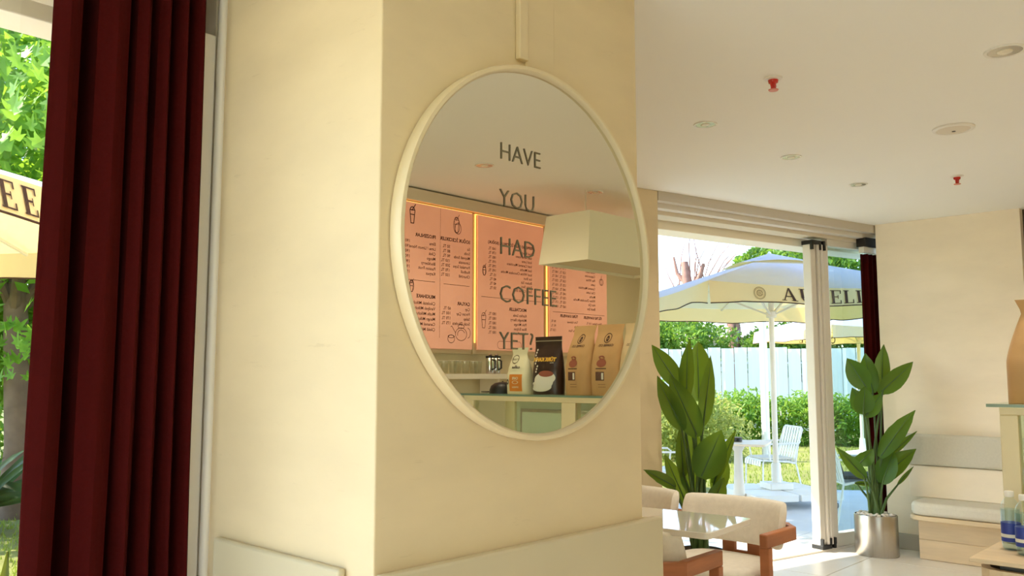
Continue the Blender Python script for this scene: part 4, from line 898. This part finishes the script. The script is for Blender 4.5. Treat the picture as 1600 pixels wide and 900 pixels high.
MB().lathe([(.045, 0), (.055, .004), (.055, .045), (.05, .046), (.045, .012), (.002, .011)], 20).build('bowl', M_BLACK, ash); MB().lathe([(.056, .04), (.058, .044), (.054, .048)], 20).build('rim', M_SHAD, ash)
po = thing('white_post', 'slim white post standing on the lawn behind the umbrella pole', 'post', (14.3, 7.17, TZ - .06))
MB().tube([(0, 0, 0), (0, 0, 3.4)], [.075, .06], 14).build('shaft', M_WHITE, po); MB().lathe([(.16, 0), (.16, .06), (.08, .10)], 18).build('foot', M_WHITE, po)

# ------------------------------------------------------------------ fence, hedge, bushes, trees
fx0, fy0 = Vector((19.0, 17.5)), Vector((26.2, 7.0)); fd = (fy0 - fx0).normalized(); fL = (fy0 - fx0).length
fe = thing('metal_fence', 'pale blue sheet metal fence behind the hedge', 'fence', (fx0.x, fx0.y, TZ - .1), math.atan2(fd.y, fd.x))
nP = 34; pw = fL / nP; fp = None
for i in range(nP):
    if fp is None:
        fp = MB().add([(.01, 0, 0), (pw * .3, -.015, 0), (pw * .62, .0, 0), (pw - .012, -.012, 0), (.01, 0, 2.35), (pw * .3, -.015, 2.35), (pw * .62, 0, 2.35), (pw - .012, -.012, 2.35)], [(0, 1, 5, 4), (1, 2, 6, 5), (2, 3, 7, 6)]).build('sheet_panel', M_FENCE, fe, recalc=False, solid=.006, smooth=False); q = fp
    else: q = fp.copy(); COL.objects.link(q); q.parent = fe
    q.location = (i * pw, random.uniform(-.008, .008), random.uniform(-.03, .03))
for z in (.4, 1.9): boxo('fence_rail', M_FENCE, fe, 0, fL, .03, .07, z, z + .05)
for i in range(0, nP + 1, 5): boxo('fence_post', M_FENCE, fe, i * pw - .03, i * pw + .03, .03, .09, 0, 2.3)

def leafcloud(mb, c, r, n, size, rg, shell=.55, flat=1.0, floor=None):
    for _ in range(n):
        while True:
            p = Vector((rg.uniform(-1, 1), rg.uniform(-1, 1), rg.uniform(-1, 1)))
            if shell < p.length <= 1: break
        lump = 1 + .16 * math.sin(p.x * 5 + c[0] * 3) * math.sin(p.y * 6 + c[1]) + .12 * math.sin(p.z * 7 + c[0])
        q = Vector((c[0] + p.x * r[0] * lump, c[1] + p.y * r[1] * lump, c[2] + p.z * r[2] * lump))
        if floor is not None and q.z < floor: q.z = floor + rg.random() * .1
        a = Vector((rg.gauss(0, 1), rg.gauss(0, 1), rg.gauss(0, 1))).normalized(); b = a.cross(Vector((rg.gauss(0, 1), rg.gauss(0, 1), rg.gauss(0, 1)))).normalized()
        s = size * rg.uniform(.6, 1.3); w = s * .42; nn = a.cross(b)
        mb.add([q - a * s * .5, q + b * w * .5 + nn * w * .12, q + a * s * .5, q - b * w * .5 + nn * w * .12], [(0, 1, 2, 3)])
def shrub(name, label, cat, c, blobs, n, size, m, seed, group=None, trunk=True):
    o = thing(name, label, cat, (c[0], c[1], TZ - .1), 0, group); rg = random.Random(seed); mb = MB(); tot = sum(b[3] * b[4] * b[5] for b in blobs) or 1
    wts = [(b[3] * b[4] * b[5]) ** .67 for b in blobs]; sw = sum(wts)
    for b, w in zip(blobs, wts): leafcloud(mb, b[:3], b[3:6], int(n * w / sw), size, rg, .45, 1, .02)
    f = mb.build('foliage', m, o, smooth=False, recalc=False); f['kind'] = 'stuff'
    if trunk:
        for k in range(4): MB().tube([(rg.uniform(-.05, .05), rg.uniform(-.05, .05), 0), (rg.uniform(-.3, .3) * blobs[0][3], rg.uniform(-.3, .3) * blobs[0][4], blobs[0][2])], [.03, .012], 6).build('stem', M_BARK, o)
    return o
hd = Vector((20.6, 6.6)) - Vector((15.2, 13.6)); hn = 5
hc = [(16.6, 11.2), (17.9, 9.6), (18.9, 8.3), (19.9, 7.0)]
for k, (x, y) in enumerate(hc):
    shrub('hedge_section', ['bright green hedge section at the left, beside the pale bush', 'bright green hedge section just left of the umbrella pole', 'bright green hedge section right of the umbrella pole', 'bright green hedge section seen through the fixed door pane'][k], 'hedge', (x, y),
          [(-.2, .3, .55, .9, .9, .65), (.25, -.3, .6, .9, .9, .62), (.1, 0, .8, .7, .8, .4)], 5200, .12, M_HEDGE, 20 + k, 'hedge along the fence')
shrub('round_bush', 'pale green rounded bush behind the banana plant', 'bush', (13.6, 8.3), [(0, 0, .75, .80, .80, .80), (.2, -.3, .5, .7, .7, .6), (-.4, .5, .5, .7, .7, .6)], 7000, .10, M_BUSH, 31)
shrub('round_bush', 'darker green bush at the left end, beside the wall edge', 'bush', (13.6, 10.2), [(0, 0, 1.1, 1.0, 1.0, 1.2), (.2, .7, .8, .9, .9, 1.0)], 6000, .12, M_HEDGE, 32)
def tree(label, c, blobs, n, size, m, seed, th, tr=.16, group='trees beyond the fence', bark=M_BARK):
    o = thing('tree', label, 'tree', (c[0], c[1], TZ - .15), 0, group); rg = random.Random(seed); mb = MB(); wts = [(b[3] * b[4] * b[5]) ** .67 for b in blobs]; sw = sum(wts)
    for b, w in zip(blobs, wts): leafcloud(mb, b[:3], b[3:6], int(n * w / sw), size, rg, .3)
    f = mb.build('crown', m, o, smooth=False, recalc=False); f['kind'] = 'stuff'
    MB().tube([(0, 0, 0), (.08, .05, th * .5), (-.05, .1, th)], [tr, tr * .8, tr * .5], 10).build('trunk', bark, o)
    for b in blobs[:4]: MB().tube([(0, .05, th * .75), (b[0] * .5, b[1] * .5, (th + b[2]) / 2), b[:3]], [tr * .5, tr * .35, .03], 7).build('branch', bark, o)
    return o
tree('broad green tree right of the sky gap beyond the fence', (29.1, 12.8), [(0, 0, 5.1, 2.1, 2.1, 1.25), (-.9, 1.1, 5.5, 1.1, 1.1, .8), (.6, -.8, 4.0, 1.8, 1.8, 1.0)], 15000, .24, M_TREE, 41, 3.6, .2)
tree('green tree behind the fixed door pane beyond the fence', (34.0, 8.9), [(0, 0, 5.3, 2.3, 2.3, 1.6), (.5, -.6, 3.6, 2.0, 2.0, 1.6)], 11000, .26, M_TREE, 42, 3.6, .2)
tree('low dense tree at the left behind the fence', (23.0, 14.2), [(0, 0, 2.55, 1.5, 1.5, 1.0), (-.8, 1.2, 2.6, 1.3, 1.3, 1.1)], 9000, .18, M_TREE, 43, 1.6, .12)
tree('low dense tree behind the middle of the fence', (26.2, 11.6), [(0, 0, 2.6, 1.5, 1.5, .95), (-.5, .9, 2.4, 1.1, 1.1, .9)], 8000, .18, M_TREE, 44, 1.6, .14)
tree('low dense tree behind the right part of the fence', (28.2, 8.6), [(0, 0, 2.6, 1.6, 1.6, 1.1), (-.9, 1.1, 2.5, 1.2, 1.2, .9)], 8000, .18, M_TREE, 45, 1.6, .14)
bt = thing('bare_tree', 'bare pinkish tree stump with thin branches against the sky', 'tree', (26.0, 15.7, TZ - .15)); rg = random.Random(9)
MB().tube([(0, 0, 0), (.1, -.1, 2.6), (0, .1, 4.6), (.05, .25, 5.6)], [.30, .24, .20, .12], 10).build('trunk', M_BARKP, bt)
MB().tube([(0, .1, 4.4), (.1, -.3, 5.0), (.15, -.45, 5.5)], [.14, .10, .06], 8).build('branch', M_BARKP, bt)
MB().tube([(0, .12, 4.8), (-.05, .5, 5.2), (-.1, .6, 5.8)], [.10, .07, .04], 8).build('branch', M_BARKP, bt)
for k in range(16):
    s = (.05 + rg.uniform(-.3, .3), rg.uniform(-.6, .6), rg.uniform(3.8, 5.2)); d = Vector((rg.uniform(-.5, .5), rg.uniform(-1.6, 1.8), rg.uniform(1.2, 2.6)))
    MB().tube([s, Vector(s) + d * .5 + Vector((0, .1, .1)), Vector(s) + d], [.028, .018, .008], 5).build('twig', M_BARKP, bt)
bt2 = thing('bare_tree', 'thin leafless shrub branches low at the left of the sky', 'tree', (29.2, 18.6, TZ - .15))
MB().tube([(0, 0, 0), (0, .1, 4.4)], [.08, .05], 8).build('trunk', M_BARK, bt2)
for k in range(22):
    d = Vector((rg.uniform(-.6, .6), rg.uniform(-1.4, 1.4), rg.uniform(.7, 1.9))); s = Vector((0, .1, rg.uniform(3.6, 4.5)))
    MB().tube([s, s + d * .55 + Vector((.05, -.06, .1)), s + d], [.022, .014, .006], 5).build('twig', M_BARK, bt2)
pm = thing('palm_trunk', 'shaggy palm trunk between fence and umbrella', 'palm', (25.4, 13.75, TZ - .15))
MB().tube([(0, 0, 0), (0, 0, 3.0), (0, 0, 4.2)], [.20, .21, .22], 12).build('trunk', M_BARKP, pm)
for k in range(60):
    a = k * 2.4; z = 2.0 + k * .035; MB().add([(.21 * math.cos(a - .25), .21 * math.sin(a - .25), z), (.21 * math.cos(a + .25), .21 * math.sin(a + .25), z), (.27 * math.cos(a), .27 * math.sin(a), z + .16)], [(0, 1, 2)]).build('leaf_scar', M_BARK if k % 2 else M_HOUSE, pm, smooth=False, recalc=False)
for k in range(10):
    a = k * .63; leaf('frond', (.1 * math.cos(a), .1 * math.sin(a), 4.2), (1.6 * math.cos(a), 1.6 * math.sin(a), 4.6), .5, pm, M_TREE, (0, 0, 1), .35, .3)
hs = thing('garden_house', 'pale garden house wall glimpsed above the fence', 'building', (30.2, 15.6, TZ - .1), R(-30))
boxo('house_wall', M_HOUSE, hs, -2.2, 2.2, 0, 3, 0, 3.0); MB().add([(-2.4, -.3, 3), (2.4, -.3, 3), (2.4, 3.3, 3), (-2.4, 3.3, 3), (-2.4, 1.5, 3.5), (2.4, 1.5, 3.5)], [(0, 1, 5, 4), (2, 3, 4, 5), (0, 4, 3), (1, 2, 5), (0, 3, 2, 1)]).build('roof', M_HOUSE, hs, smooth=False)
for x in (-1.4, .6): w_ = boxo('window', M_ALU, hs, x, x + .8, -.03, .0, 1.2, 2.4); boxo('pane', M_CASEIN, w_, x + .07, x + .73, -.035, -.03, 1.27, 2.33)

# ---- left: plane tree with lobed leaves, strap-leaved plant
lt = thing('plane_tree', 'leafy plane tree on the lawn beyond the left window', 'tree', (3.12, 10.05, TZ - .08)); rg = random.Random(77)
MB().tube([(0, 0, 0), (.02, .02, .8), (-.05, -.02, 1.6), (-.15, -.1, 2.6), (-.2, -.2, 3.6)], [.17, .14, .13, .11, .08], 12).build('trunk', M_BARK, lt)
for d in ((-.9, -.5, 3.4), (.6, -.7, 3.8), (.2, .8, 4.0), (-.5, -1.0, 2.9), (1.0, .2, 3.2)): MB().tube([(-.12, -.05, 2.2), (d[0] * .5, d[1] * .5, (2.2 + d[2]) / 2), d], [.06, .04, .015], 7).build('branch', M_BARK, lt)
mb = MB()
for c, r, n in (((-.2, -.2, 4.0), (2.2, 2.2, 1.6), 5200), ((-.9, 1.2, 3.2), (1.8, 1.6, 1.5), 2600), ((.6, .9, 2.6), (1.6, 1.5, 1.2), 2400), ((-.3, .9, 1.9), (1.3, .7, .7), 900)): leafcloud(mb, c, r, n, .24, rg, .2)
f = mb.build('crown', M_PLANE, lt, smooth=False, recalc=False); f['kind'] = 'stuff'
lob = []
for i in range(5):
    a = R(-100 + i * 50); rr = (.62, .85, 1.0, .85, .62)[i]
    for da, q in ((-15, .42), (-6, .78), (0, 1), (6, .78)): lob.append((rr * q * math.sin(a + R(da)), rr * q * math.cos(a + R(da))))
lob.append((.05, -.35)); lob.append((-.05, -.35)); lobe0 = None
for k in range(150):
    if k % 3: px, py, dd = rg.uniform(-20, 75), rg.uniform(20, 235), rg.uniform(5.6, 8.6)
    else: px, py, dd = rg.uniform(-20, 70), rg.uniform(478, 600), rg.uniform(7.6, 9.6)
    lat = (px - 800) / 1334 * dd; z = 1.4 + (587 - py) / 1334 * dd
    wp = f43 * dd - l43 * lat; loc = Vector((wp.x, wp.y, z)) - Vector((3.12, 10.05, TZ - .08))
    if lobe0 is None: lobe0 = MB().add([(x, y, .12 * abs(x)) for x, y in lob] + [(0, 0, 0)], [(i, (i + 1) % len(lob), len(lob)) for i in range(len(lob))]).build('leaf', M_PLANE, lt, recalc=False, smooth=False); q = lobe0
    else: q = lobe0.copy(); COL.objects.link(q); q.parent = lt
    s = rg.uniform(.09, .15); q.location = loc; q.scale = (s, s, s); q.rotation_euler = (R(90) + rg.uniform(-.9, .5), rg.uniform(-.9, .9), R(-47) + rg.uniform(-.9, .9))
ya = thing('strap_leaf_plant', 'dark strap-leaved plant at the foot of the plane tree', 'plant', (2.62, 9.15, TZ - .06))
for k in range(26):
    a = k * 2.4; L = rg.uniform(.5, .9); leaf('leaf', (0, 0, .25 + .3 * rg.random()), (L * math.cos(a), L * math.sin(a), .55 + rg.uniform(-.2, .55)), .07, ya, M_AGAVE, (-.6, -.7, .5), .25, .3, 8)
MB().tube([(0, 0, 0), (0, 0, .55)], [.10, .08], 10).build('stem', M_BARK, ya)
tree('tall dark green tree filling the far left view', (1.2, 16.5), [(0, 0, 4.5, 3.0, 2.6, 3.2), (2.5, 1.0, 3.0, 2.4, 2.4, 2.6), (4.5, 2.0, 4.0, 2.6, 2.2, 3.2), (2.4, 0, 7.0, 3.0, 2.6, 2.4)], 15000, .28, M_TREE, 52, 3.2, .2, 'trees on the left lawn')
shrub('round_bush', 'green shrub far behind the plane tree on the left', 'bush', (5.6, 13.4), [(0, 0, .7, 1.2, 1.0, .9), (-1.6, .3, .7, 1.2, 1.0, .8)], 5000, .14, M_HEDGE, 53)
tree('unseen tree added behind the pillar to shade the terrace', (6.8, 7.8), [(0, 0, 4.6, 2.3, 2.1, 1.6), (.6, .3, 5.6, 1.7, 1.6, 1.1), (-.8, -.2, 4.2, 1.5, 1.5, 1.2)], 14000, .26, M_PLANE, 61, 3.4, .16, 'trees on the left lawn')  # hidden tree, added so its crown throws shade on the terrace
